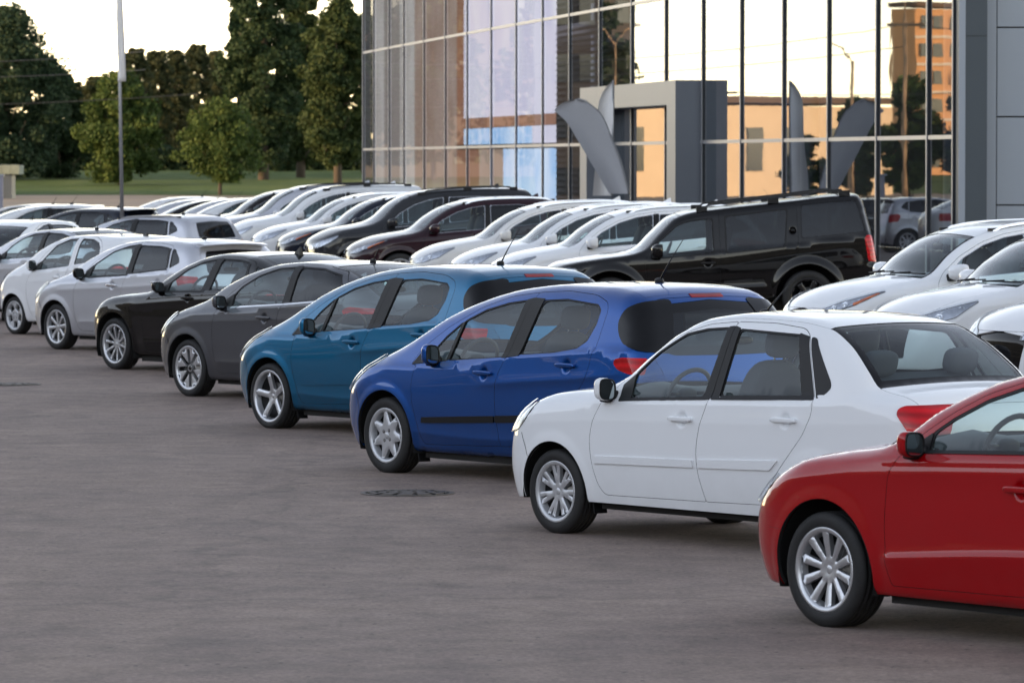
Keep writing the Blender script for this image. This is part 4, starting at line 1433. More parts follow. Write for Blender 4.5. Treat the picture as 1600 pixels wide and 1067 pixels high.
SPEC['black_sedan'] = dict(
    W=1.82, wb=2.80, rw=.312, ra=.392, sill_z=.165, paint='paint_black', wheel='slim_spoke', spin=2,
    prof=[(.80, .56), (.785, .69), (.72, .775), (.53, .865), (.19, .935), (-.25, .975), (-.50, 1.005), (-.80, 1.165), (-1.2, 1.335), (-1.6, 1.425), (-2.0, 1.46), (-2.5, 1.44), (-2.9, 1.34), (-3.3, 1.16), (-3.45, 1.11), (-3.55, 1.09), (-3.85, 1.05)],
    front=[(0, .70), (.2, .76), (.45, .82), (.60, .815), (.75, .77), (.95, .6), (1.3, .1)],
    rear=[(0, -3.68), (.3, -3.82), (.6, -3.87), (.85, -3.85), (1.05, -3.80), (1.3, -3.6), (2, -3.2)],
    k=[(.9, .13), (-.3, .12), (-.7, .08), (-1.4, .13), (-2.4, .15), (-3.0, .12), (-3.8, .12)],
    belt=[(.9, .86), (-.6, .93), (-1.7, .985), (-2.8, 1.03), (-3.8, 1.02)],
    ysp=[(.85, .52), (.5, .64), (.0, .71), (-.5, .735), (-.8, .69), (-1.2, .63), (-1.6, .60), (-2.4, .59), (-2.9, .60), (-3.4, .66), (-3.9, .65)],
    hood_front=.72, cowl=-.50, roof_front=-1.30, roof_rear=-2.55, deck_front=-3.42, tail_edge=-3.80,
    doors=[dict(name='front', r=.05, poly=[(-.82, .955, .02), (-.95, 1.065), (-1.2, 1.21), (-1.5, 1.33), (-1.7, 1.38), (-1.955, 1.405, .02), (-1.83, 1.0, .1), (-1.76, .8, .1), (-1.75, .5, .1), (-1.80, .25, .015), (-.66, .24, .04), (-.64, .381, .1), (-.595, .683, .1), (-.63, .835, .1)]),
           dict(name='rear', r=.06, poly=[(-1.959, 1.405, .02), (-2.3, 1.405), (-2.6, 1.36), (-2.68, 1.32, .04), (-2.78, 1.06), (-2.75, .92, .1), (-2.6, .76, .1), (-2.48, .58, .1), (-2.40, .42, .1), (-2.37, .25, .03), (-1.804, .25, .015), (-1.754, .5, .1), (-1.764, .8, .1), (-1.834, 1.0, .1)])],
    windows=[dict(**{'in': 'front'}, poly=[(-1.07, .985), (-1.745, 1.005), (-1.875, 1.367), (-1.63, 1.33), (-1.36, 1.24), (-1.10, 1.085)], r=.03),
             dict(**{'in': 'rear'}, poly=[(-1.926, 1.012), (-2.020, 1.369), (-2.35, 1.362), (-2.53, 1.335), (-2.585, 1.04)], r=.03),
             dict(**{'in': 'body'}, poly=[(-2.80, 1.07), (-2.72, 1.29), (-2.80, 1.26), (-2.92, 1.13)], r=.02)],
    patches=[dict(**{'in': 'front'}, poly=[(-.93, .97), (-1.055, .972), (-1.085, 1.08), (-.96, 1.035)], name='corner_trim'),
             dict(**{'in': 'front'}, poly=[(-1.757, .998), (-1.832, 1.008), (-1.95, 1.382), (-1.888, 1.378)]),
             dict(**{'in': 'rear'}, poly=[(-1.840, 1.008), (-1.914, 1.01), (-2.008, 1.38), (-1.957, 1.382)]),
             dict(**{'in': 'rear'}, poly=[(-2.543, 1.335), (-2.575, 1.325), (-2.640, 1.045), (-2.598, 1.04)]),
             dict(**{'in': 'front'}, name='belt_trim', poly=[(-.93, .958), (-1.824, .985), (-1.824, 1.0), (-.93, .973)])],
    handles=[(-1.53, .902, .22), (-2.52, .935, .22)],
    creases=[dict(pts=[(-.25, .79), (-1.64, .880), (-2.8, .93), (-3.7, .95)], A=.014, up=.05, dn=.025, fade=.25),
             dict(pts=[(-.45, .36), (-1.5, .37), (-2.3, .38)], A=.012, up=.04, dn=.08, fade=.2)],
    mirror=(-.93, 1.02), mirror_size=(.13, .205, .13), antenna=(-2.55, .09, 'fin'), antenna_mat='trim',
    lamps=[dict(end='front', kind='head', beta=42, poly=[(-.28, .62), (-.26, .70), (.0, .745), (.22, .775), (.255, .755), (.12, .64), (-.05, .615)], bulbs=[(-.12, .675, .045), (.04, .69, .045)]),
           dict(end='rear', kind='tail', beta=45, poly=[(.05, .97), (.40, .985), (.50, .95), (.38, .82), (.05, .80)], r=.03)],
    tumble=.34, seat_x=-1.85)

SPEC['silver_hatch'] = dict(
    W=1.72, joint=((.40, .66), (.31, .52)), wb=2.57, rw=.305, ra=.368, sill_z=.20, paint='paint_silver', wheel='eight_spoke', spin=6,
    prof=[(.86, .56), (.84, .70), (.78, .785), (.6, .87), (.36, .955), (.12, 1.015), (-.1, 1.075), (-.45, 1.245), (-.9, 1.405), (-1.3, 1.48), (-1.8, 1.512), (-2.3, 1.512), (-2.65, 1.49), (-2.88, 1.45), (-2.95, 1.41), (-3.08, 1.20), (-3.18, .98), (-3.3, .6)],
    front=[(0, .72), (.2, .80), (.45, .87), (.60, .86), (.75, .80), (.95, .6), (1.3, .1)],
    rear=[(0, -3.05), (.3, -3.20), (.6, -3.24), (.85, -3.20), (1.05, -3.12), (1.3, -3.02), (1.5, -2.92), (2, -2.6)],
    k=[(.9, .14), (0, .13), (-.4, .09), (-1.2, .14), (-2.2, .16), (-2.8, .14), (-3.3, .14)],
    belt=[(.9, .88), (-.5, .94), (-1.6, 1.02), (-2.6, 1.09), (-3.3, 1.10)],
    ysp=[(.95, .48), (.6, .60), (.2, .66), (-.1, .69), (-.4, .665), (-.8, .61), (-1.2, .58), (-2.0, .57), (-2.8, .56), (-3.3, .55)],
    hood_front=.77, cowl=-.08, roof_front=-.95, roof_rear=-2.84, bows=(.30, .26, .13, -.06, 0, 0),
    doors=[dict(name='front', r=.05, poly=[(-.54, .965, .02), (-.63, 1.085), (-.82, 1.215), (-1.15, 1.37), (-1.45, 1.445), (-1.69, 1.468, .02), (-1.645, 1.05, .1), (-1.555, .87, .1), (-1.525, .745, .1), (-1.54, .5, .1), (-1.60, .28, .015), (-.585, .27, .06), (-.512, .332, .1), (-.444, .544, .1), (-.440, .811, .1)]),
           dict(name='rear', r=.06, poly=[(-1.694, 1.468, .02), (-2.2, 1.460), (-2.45, 1.435, .04), (-2.50, 1.40, .03), (-2.535, 1.14, .06), (-2.56, .95, .1), (-2.50, .75, .1), (-2.3, .58, .1), (-2.19, .42, .1), (-2.15, .28, .03), (-1.604, .28, .015), (-1.544, .5, .1), (-1.529, .745, .1), (-1.559, .87, .1), (-1.649, 1.05, .1)])],
    windows=[dict(**{'in': 'front'}, poly=[(-.755, 1.005), (-1.580, 1.048), (-1.628, 1.427), (-1.454, 1.407), (-1.154, 1.333), (-.80, 1.155)], r=.03),
             dict(**{'in': 'rear'}, poly=[(-1.718, 1.070), (-1.752, 1.420), (-2.2, 1.414), (-2.415, 1.394), (-2.485, 1.137)], r=.025, glass='glass_dark'),
             dict(**{'in': 'body'}, poly=[(-2.56, 1.15), (-2.525, 1.382), (-2.575, 1.372), (-2.694, 1.27), (-2.718, 1.219)], r=.03, glass='glass_dark')],
    patches=[dict(**{'in': 'front'}, poly=[(-.62, .975), (-.742, .988), (-.775, 1.15), (-.64, 1.07)], name='corner_trim'),
             dict(**{'in': 'front'}, poly=[(-1.592, 1.04), (-1.645, 1.055), (-1.684, 1.44), (-1.64, 1.438)]),
             dict(**{'in': 'rear'}, poly=[(-1.655, 1.055), (-1.706, 1.06), (-1.740, 1.432), (-1.695, 1.44)]),
             dict(**{'in': 'rear'}, poly=[(-2.427, 1.395), (-2.475, 1.39), (-2.515, 1.145), (-2.497, 1.142)]),
             dict(**{'in': 'front'}, name='belt_trim', poly=[(-.62, .965), (-1.635, 1.028), (-1.635, 1.045), (-.62, .982)]),
             dict(**{'in': 'rear'}, name='belt_trim', poly=[(-1.652, 1.042), (-2.51, 1.115), (-2.51, 1.132), (-1.652, 1.06)])],
    handles=[(-1.335, .890, .235), (-2.36, .945, .235)],
    handle_mat='chrome',
    creases=[dict(pts=[(.1, .80), (-.6, .83), (-1.6, .87), (-2.6, .93), (-3.1, .97)], A=.008, up=.06, dn=.05, fade=.3),
             dict(pts=[(-.45, .39), (-1.5, .40), (-2.2, .41)], A=.014, up=.05, dn=.08, fade=.15)],
    mirror=(-.56, 1.03), mirror_size=(.13, .205, .15), mirror_mat='gloss_black', antenna=(-2.25, .16, 'rod'),
    tailgate=dict(poly=[(0, .60), (.56, .60), (.60, .80), (.60, .98), (.58, 1.2), (.54, 1.36), (0, 1.40)],
                  window=[(0, 1.06, .03), (.52, 1.07, .05), (.50, 1.25, .05), (.46, 1.36, .04), (0, 1.385, .03)], r=.05, border=.06),
    spoiler=(-2.80, 1.475, .20, .52, 'paint_silver'), stop=None,
    lamps=[dict(end='front', kind='head', beta=42, poly=[(-.24, .66), (-.22, .74), (.0, .795), (.25, .86), (.43, .90), (.45, .87), (.38, .775), (.28, .695), (.10, .65), (-.05, .645)], bulbs=[(-.08, .71, .045), (.08, .75, .045)]),
           dict(end='rear', kind='tail', beta=45, poly=[(.15, 1.03), (.40, 1.05), (.46, 1.0), (.40, .84), (.18, .82)], r=.03)],
    tumble=.32, seat_x=-1.50, rear_seat_x=-2.40)
del SPEC['silver_hatch']['stop']

SPEC['small_hatch'] = dict(
    W=1.60, wb=2.40, rw=.276, ra=.330, sill_z=.20, paint='paint_pearl', wheel='five_hole', spin=4,
    prof=[(.70, .56), (.69, .70), (.63, .80), (.5, .885), (.3, .965), (.06, 1.04), (-.1, 1.105), (-.45, 1.29), (-.85, 1.425), (-1.2, 1.475), (-1.7, 1.487), (-2.2, 1.475), (-2.5, 1.44), (-2.62, 1.38), (-2.74, 1.2), (-2.83, .98), (-2.95, .6)],
    front=[(0, .58), (.2, .66), (.45, .71), (.60, .71), (.75, .66), (.95, .5), (1.3, .1)],
    rear=[(0, -2.72), (.3, -2.86), (.6, -2.90), (.85, -2.86), (1.05, -2.79), (1.3, -2.70), (1.5, -2.6), (2, -2.3)],
    k=[(.7, .14), (0, .13), (-.4, .09), (-1.0, .14), (-2.0, .17), (-2.6, .15), (-3.3, .15)],
    belt=[(.7, .86), (-.5, .93), (-1.4, 1.01), (-2.4, 1.10), (-2.9, 1.12)],
    ysp=[(.8, .46), (.5, .57), (.2, .62), (-.1, .645), (-.4, .62), (-.8, .57), (-1.2, .54), (-2.0, .53), (-2.6, .52), (-3.0, .52)],
    hood_front=.61, cowl=-.08, roof_front=-.85, roof_rear=-2.46, bows=(.30, .26, .13, -.06, 0, 0),
    doors=[dict(name='front', r=.05, poly=[(-.50, .935, .02), (-.56, 1.06), (-.72, 1.205), (-.95, 1.36), (-1.25, 1.443), (-1.515, 1.458, .02), (-1.485, 1.03, .08), (-1.40, .93, .1), (-1.38, .7, .1), (-1.40, .45, .1), (-1.45, .27, .015), (-.52, .262, .05), (-.45, .36, .1), (-.375, .561, .1), (-.372, .794, .1)]),
           dict(name='rear', r=.06, poly=[(-1.519, 1.458, .02), (-1.88, 1.45), (-2.10, 1.395, .06), (-2.21, 1.29, .05), (-2.25, 1.12, .06), (-2.24, .9, .1), (-2.2, .72, .1), (-2.06, .5, .1), (-2.02, .27, .03), (-1.454, .27, .015), (-1.404, .45, .1), (-1.384, .7, .1), (-1.404, .93, .1), (-1.489, 1.03, .08)])],
    windows=[dict(**{'in': 'front'}, poly=[(-.672, .965), (-1.412, 1.035), (-1.444, 1.422), (-1.244, 1.408), (-.945, 1.315), (-.68, 1.09)], r=.03, trim=.008),
             dict(**{'in': 'rear'}, poly=[(-1.556, 1.058), (-1.58, 1.422), (-1.856, 1.412), (-2.055, 1.366), (-2.135, 1.30), (-2.165, 1.14), (-2.0, 1.105)], r=.04, trim=.008)],
    patches=[dict(**{'in': 'front'}, poly=[(-.56, .955), (-.66, .962), (-.665, 1.085), (-.57, 1.04)], name='corner_trim')],
    handles=[(-1.20, .858, .21), (-2.03, .93, .2)],
    creases=[dict(pts=[(-.3, .78), (-1.2, .83), (-2.2, .91), (-2.7, .96)], A=.008, up=.05, dn=.045, fade=.3),
             dict(pts=[(-.4, .36), (-1.2, .37), (-2.0, .38)], A=.012, up=.04, dn=.07, fade=.15)],
    mirror=(-.50, 1.02), mirror_size=(.12, .19, .15), antenna=(-2.3, .05, 'fin'), antenna_mat='trim',
    tailgate=dict(poly=[(0, .60), (.54, .60), (.57, .80), (.57, .98), (.55, 1.2), (.51, 1.34), (0, 1.39)],
                  window=[(0, 1.06, .03), (.49, 1.07, .05), (.47, 1.25, .05), (.43, 1.34, .04), (0, 1.365, .03)], r=.05, border=.05),
    lamps=[dict(end='front', kind='head', beta=42, poly=[(-.20, .64), (-.18, .72), (.0, .78), (.22, .86), (.36, .92), (.38, .86), (.22, .72), (-.05, .64)], bulbs=[(-.06, .70, .045), (.10, .76, .045)]),
           dict(end='rear', kind='tail', beta=45, poly=[(.18, 1.03), (.40, 1.05), (.46, 1.0), (.40, .84), (.20, .82)], r=.03)],
    tumble=.30, seat_x=-1.38, rear_seat_x=-2.15)
# ------------------------------------------------------------------ the taller cars of the second row
SPEC['black_suv'] = dict(
    W=1.85, wb=2.85, rw=.375, ra=.47, sill_z=.42, zfb=.34, zrb=.42, z0=.32, zm=.80, tuck=.03, paint='paint_black', wheel='six_spoke',
    prof=[(1.0, .70), (.985, .84), (.93, .93), (.65, 1.0), (.2, 1.06), (-.2, 1.10), (-.38, 1.15), (-.62, 1.36), (-.92, 1.60), (-1.2, 1.67), (-1.6, 1.70), (-2.7, 1.78), (-3.4, 1.83), (-3.66, 1.83), (-3.74, 1.78), (-3.84, 1.45), (-3.93, 1.1), (-4.0, .7)],
    front=[(0, .85), (.35, .92), (.6, 1.0), (.8, .99), (.95, .93), (1.2, .6), (1.5, .1)],
    rear=[(0, -3.9), (.4, -3.99), (.75, -4.02), (.85, -3.92), (1.05, -3.90), (1.3, -3.86), (1.7, -3.76), (2.1, -3.6)],
    k=[(1., .10), (0, .09), (-.5, .07), (-1.2, .10), (-2.4, .10), (-3.5, .09), (-4.0, .09)],
    belt=[(1., 1.0), (-.7, 1.02), (-2.6, 1.13), (-4.0, 1.25)], tumble=.20, step=.010, crown=.05, kf=.22, kr=.14, br=.06, bf=.16, ft=.06, rt=.03, shd=.012,
    flare=.030, fw=.13,
    ysp=[(1.1, .62), (.6, .74), (-.2, .80), (-.5, .77), (-.9, .71), (-1.4, .69), (-2.8, .68), (-3.6, .67), (-4.1, .66)],
    hood_front=.93, cowl=-.22, roof_front=-1.0, roof_rear=-3.66, bows=(.16, .16, .10, -.04, 0, 0),
    doors=[dict(name='front', r=.06, poly=[(-.52, 1.0, .05), (-.60, 1.14, .05), (-.90, 1.43), (-1.06, 1.54, .06), (-1.60, 1.625, .02), (-1.60, 1.0), (-1.58, .44, .03), (-.52, .44, .06)]),
           dict(name='rear', r=.06, poly=[(-1.604, 1.625, .02), (-2.2, 1.685), (-2.72, 1.72, .03), (-2.735, 1.2), (-2.70, .98, .06), (-2.55, .93, .1), (-2.36, .70, .1), (-2.32, .44, .03), (-1.584, .44, .03), (-1.604, 1.0)])],
    windows=[dict(**{'in': 'front'}, poly=[(-.76, 1.01), (-1.50, 1.06), (-1.495, 1.535), (-1.18, 1.51), (-1.0, 1.455), (-.70, 1.20), (-.69, 1.05)], r=.05, trim=.02),
             dict(**{'in': 'rear'}, poly=[(-1.70, 1.05), (-1.70, 1.56), (-2.2, 1.60), (-2.58, 1.635), (-2.53, 1.11)], r=.05, trim=.02, glass='glass_dark'),
             dict(**{'in': 'body'}, poly=[(-2.79, 1.22), (-2.80, 1.69), (-3.2, 1.715), (-3.58, 1.73), (-3.70, 1.29)], r=.05, trim=.012, trim_mat='gloss_black', glass='glass_dark')],
    patches=[dict(**{'in': 'rear'}, name='side_step_trim', poly=[(-1.64, .60), (-1.64, .64), (-2.05, .66), (-2.05, .62)], mat='trim', off=.012, fl=.013)],
    handles=[(-1.42, .905, .22), (-2.66, 1.33, .06)], handle_mat='trim',
    creases=[dict(pts=[(-.4, .52), (-2.3, .54)], A=.02, up=.04, dn=.10, fade=.1)],
    mirror=(-.66, 1.10), mirror_size=(.14, .22, .21), mirror_k=1., mirror_depth=1.3,
    tailgate=dict(poly=[(0, .60), (.72, .62), (.74, .85), (.70, 1.2), (.62, 1.68), (0, 1.74)], window=[(0, 1.20), (.66, 1.20), (.60, 1.62), (0, 1.68)], r=.05),
    rails=(-1.32, -3.48, .095, 'trim'),
    lamps=[dict(end='front', kind='head', beta=40, poly=[(.0, .74), (.0, .90), (.30, .91), (.40, .885), (.42, .80), (.30, .75)], bulbs=[(.12, .82, .06)]),
           dict(end='rear', kind='tail', beta=58, poly=[(-.40, .84), (-.42, 1.20), (-.29, 1.23), (-.235, 1.20), (-.265, .86)], r=.02)],
    grid=.055, seat_x=-1.55, rear_seat_x=-2.5, seat_z=.72, wagon=True, rear_glass='glass_dark')

def crossover(**kw):
    d = dict(
        W=1.84, wb=2.70, rw=.35, ra=.425, sill_z=.30, z0=.24, zfb=.26, zrb=.36, zm=.72, paint='paint_white', wheel='suv_spoke',
        prof=[(.93, .62), (.915, .78), (.86, .86), (.72, .93), (.4, 1.02), (.05, 1.08), (-.2, 1.115), (-.34, 1.155), (-.62, 1.36), (-.98, 1.545), (-1.4, 1.64), (-1.9, 1.675), (-2.5, 1.665), (-2.95, 1.62), (-3.15, 1.56), (-3.35, 1.36), (-3.55, 1.08), (-3.7, .7)],
        front=[(0, .80), (.25, .88), (.5, .95), (.7, .94), (.85, .89), (1.05, .6), (1.4, .1)],
        rear=[(0, -3.45), (.3, -3.62), (.65, -3.68), (.9, -3.62), (1.1, -3.55), (1.35, -3.38), (1.6, -3.2), (2, -2.9)],
        k=[(1., .13), (0, .12), (-.5, .09), (-1.2, .13), (-2.4, .15), (-3.2, .13), (-3.7, .13)],
        belt=[(1., .96), (-.5, 1.02), (-1.6, 1.08), (-2.6, 1.15), (-3.6, 1.2)],
        ysp=[(1.05, .54), (.6, .66), (.1, .73), (-.25, .755), (-.5, .725), (-.9, .66), (-1.4, .625), (-2.4, .61), (-3.1, .60), (-3.7, .60)],
        hood_front=.84, cowl=-.20, roof_front=-1.02, roof_rear=-3.10, bows=(.26, .22, .12, -.06, 0, 0),
        doors=[dict(name='front', r=.05, poly=[(-.47, 1.01, .02), (-.56, 1.13), (-.80, 1.31), (-1.1, 1.455), (-1.4, 1.54), (-1.70, 1.575, .02), (-1.66, 1.1, .1), (-1.60, .85, .1), (-1.60, .6, .1), (-1.66, .37, .015), (-.56, .36, .06), (-.47, .5, .1), (-.44, .75, .1)]),
               dict(name='rear', r=.06, poly=[(-1.704, 1.575, .02), (-2.3, 1.575), (-2.62, 1.53, .06), (-2.72, 1.42, .06), (-2.74, 1.2, .08), (-2.70, 1.0, .1), (-2.52, .88, .1), (-2.32, .66, .1), (-2.24, .37, .03), (-1.664, .37, .015), (-1.604, .6, .1), (-1.604, .85, .1), (-1.664, 1.1, .1)])],
        windows=[dict(**{'in': 'front'}, poly=[(-.60, 1.055), (-1.62, 1.105), (-1.652, 1.53), (-1.4, 1.50), (-1.12, 1.425), (-.84, 1.29), (-.62, 1.12)], r=.03, trim_mat='chrome', trim=.006),
                 dict(**{'in': 'rear'}, poly=[(-1.74, 1.11), (-1.76, 1.532), (-2.3, 1.532), (-2.58, 1.49), (-2.66, 1.40), (-2.67, 1.17)], r=.04, trim_mat='chrome', trim=.006, glass='glass_dark'),
                 dict(**{'in': 'body'}, poly=[(-2.80, 1.20), (-2.78, 1.42), (-2.84, 1.46), (-3.0, 1.40), (-3.16, 1.26)], r=.03, glass='glass_dark')],
        patches=[dict(**{'in': 'front'}, poly=[(-1.632, 1.10), (-1.66, 1.10), (-1.695, 1.54), (-1.665, 1.535)]),
                 dict(**{'in': 'rear'}, poly=[(-1.668, 1.10), (-1.728, 1.105), (-1.748, 1.542), (-1.705, 1.54)])],
        handles=[(-1.42, .965, .22), (-2.42, 1.02, .22)],
        creases=[dict(pts=[(.4, .90), (-.6, .93), (-1.6, .96), (-2.6, 1.02), (-3.4, 1.06)], A=.010, up=.05, dn=.05, fade=.3),
                 dict(pts=[(-.45, .48), (-1.5, .52), (-2.2, .56)], A=.016, up=.04, dn=.08, fade=.15)],
        mirror=(-.64, 1.13), mirror_size=(.15, .25, .18), mirror_depth=1.3, rails=(-1.30, -2.95, .035, 'chrome'),
        tailgate=dict(poly=[(0, .70), (.66, .70), (.70, .95), (.66, 1.25), (.58, 1.50), (0, 1.56)], window=[(0, 1.16), (.60, 1.16), (.55, 1.45), (0, 1.51)], r=.05),
        lamps=[dict(end='front', kind='head', beta=42, poly=[(-.30, .70), (-.26, .79), (.0, .84), (.25, .90), (.42, .955), (.44, .93), (.30, .83), (.1, .74)], bulbs=[(-.10, .775, .045), (.06, .80, .045)]),
               dict(end='rear', kind='tail', beta=45, poly=[(.1, 1.05), (.42, 1.12), (.54, 1.10), (.44, .96), (.15, .92)], r=.03)],
        grilles=[dict(poly=[(0, .40), (.34, .42), (.42, .74), (0, .80)], mat='gloss_black')],
        tumble=.30, grid=.07, seat_x=-1.45, rear_seat_x=-2.45, seat_z=.66, wagon=True, antenna=(-2.75, .07, 'fin'))
    d.update(kw)
    return d
def stretch(d, sx=1., sz=1., z_ref=.75, sp=None):
    """a longer or taller version: everything above z_ref is scaled in z, everything behind the front axle in x"""
    fx = lambda x: x * sx if x < 0 else x
    fz = lambda z: z if z < z_ref else z_ref + (z - z_ref) * sz
    P = lambda pts: [(fx(p[0]), fz(p[1])) + tuple(p[2:]) for p in pts]
    e = dict(d)
    e['wb'] = d['wb'] * sx
    e['prof'] = P(d['prof']); e['belt'] = P(d['belt'])
    e['front'] = [(fz(z), x) for z, x in d['front']]; e['rear'] = [(fz(z), fx(x)) for z, x in d['rear']]
    e['k'] = [(fx(a), b) for a, b in d['k']]; e['ysp'] = [(fx(a), b) for a, b in d['ysp']]
    for q in ('cowl', 'roof_front', 'roof_rear', 'deck_front', 'tail_edge', 'seat_x', 'rear_seat_x'):
        if q in d: e[q] = fx(d[q])
    for q in ('doors', 'windows', 'patches'):
        e[q] = [dict(w, poly=P(w['poly'])) for w in d.get(q, [])]
    e['handles'] = [(fx(h[0]), fz(h[1])) + tuple(h[2:]) for h in d.get('handles', [])]
    e['creases'] = [dict(c, pts=P(c['pts'])) for c in d.get('creases', [])]
    e['mirror'] = (fx(d['mirror'][0]), fz(d['mirror'][1]))
    e['lamps'] = [dict(l, poly=[(a, fz(b)) for a, b in l['poly']], bulbs=[(a, fz(b), c) for a, b, c in l.get('bulbs', [])], **({'amber': [(a, fz(b)) for a, b in l['amber']]} if 'amber' in l else {})) for l in d.get('lamps', [])]
    e['grilles'] = [dict(gq, poly=[(a, fz(b)) for a, b in gq['poly']]) for gq in d.get('grilles', [])]
    if 'tailgate' in d:
        e['tailgate'] = dict(d['tailgate'], poly=[(a, fz(b)) for a, b in d['tailgate']['poly']], window=[(q[0], fz(q[1])) + tuple(q[2:]) for q in d['tailgate']['window']])
    if 'rails' in d: e['rails'] = (fx(d['rails'][0]), fx(d['rails'][1])) + tuple(d['rails'][2:])
    if 'antenna' in d: e['antenna'] = (fx(d['antenna'][0]),) + tuple(d['antenna'][1:])
    if 'seat_z' in d: e['seat_z'] = fz(d['seat_z'])
    e.update(sp or {})
    return e
HEAD_AMBER = [dict(end='front', kind='head', beta=42, poly=[(-.28, .72), (-.24, .76), (.05, .855), (.50, .965), (.53, .955), (.25, .82), (.0, .74)], bulbs=[(-.02, .79, .04), (.12, .825, .045)], amber=[(.22, .84), (.46, .945), (.48, .937), (.30, .845), (.23, .815)]),
              dict(end='rear', kind='tail', beta=45, poly=[(.1, 1.05), (.42, 1.12), (.54, 1.10), (.44, .96), (.15, .92)], r=.03)]
HEAD_CLEAR = [dict(end='front', kind='head', beta=42, poly=[(-.26, .70), (-.22, .78), (.1, .87), (.50, .965), (.52, .95), (.34, .80), (.05, .72)], bulbs=[(-.02, .775, .05), (.16, .81, .045)]),
              dict(end='rear', kind='tail', beta=45, poly=[(.1, 1.05), (.42, 1.12), (.54, 1.10), (.44, .96), (.15, .92)], r=.03)]
SPEC['crossover_near'] = crossover(grid=.05, lamps=HEAD_AMBER, wipers=True, mirror_size=(.16, .27, .19), mirror_k=1., mirror_depth=1.3)
SPEC['crossover_clear'] = crossover(grid=.05, lamps=HEAD_CLEAR, wipers=True, mirror_size=(.16, .27, .19), mirror_k=1., mirror_depth=1.3, paint='paint_pearl', grilles=[dict(poly=[(0, .36), (.40, .38), (.50, .74), (0, .80)], mat='gloss_black')])
SPEC['crossover'] = crossover(paint='paint_maroon', lamps=HEAD_AMBER)
SPEC['crossover_white'] = crossover(lamps=HEAD_CLEAR, paint='paint_pearl')
SPEC['tall_suv'] = stretch(crossover(paint='paint_steel', kr=.16, kf=.24), 1.06, 1.15, .8, dict(rails=(-1.30, -3.2, .06, 'trim'), wagon=True))
SPEC['tall_suv']['prof'] = [(.93, .66), (.92, .90), (.86, 1.0), (.7, 1.05), (.3, 1.12), (-.05, 1.17), (-.2, 1.20), (-.4, 1.28), (-.75, 1.56), (-1.05, 1.71), (-1.4, 1.79), (-2.1, 1.82), (-3.0, 1.80), (-3.4, 1.76), (-3.56, 1.68), (-3.66, 1.45), (-3.78, 1.1), (-3.9, .7)]
SPEC['tall_suv']['rear'] = [(0, -3.75), (.3, -3.85), (.65, -3.9), (.9, -3.87), (1.1, -3.82), (1.35, -3.74), (1.7, -3.6), (2.1, -3.4)]
SPEC['tall_suv']['roof_rear'] = -3.45
# ------------------------------------------------------------------ the ground
def sst(t):
    t = min(1., max(0., t)); return t * t * (3 - 2 * t)
def zground(x, y):
    """the lot is flat, then climbs gently towards the showroom and the far lawn"""
    u = .98 * x + .21 * y
    z = .25 * sst((u - 11.5) / 9.) * (1 - sst((y - 114.) / 22.) * (1 - sst((x + 2.) / 8.)))
    return z + 1.75 * sst((y - 300.) / 240.)

def tagged(o, label, cat, group=None, kind=None):
    if label: o['label'] = label
    if cat: o['category'] = cat
    if group: o['group'] = group
    if kind: o['kind'] = kind
    return o

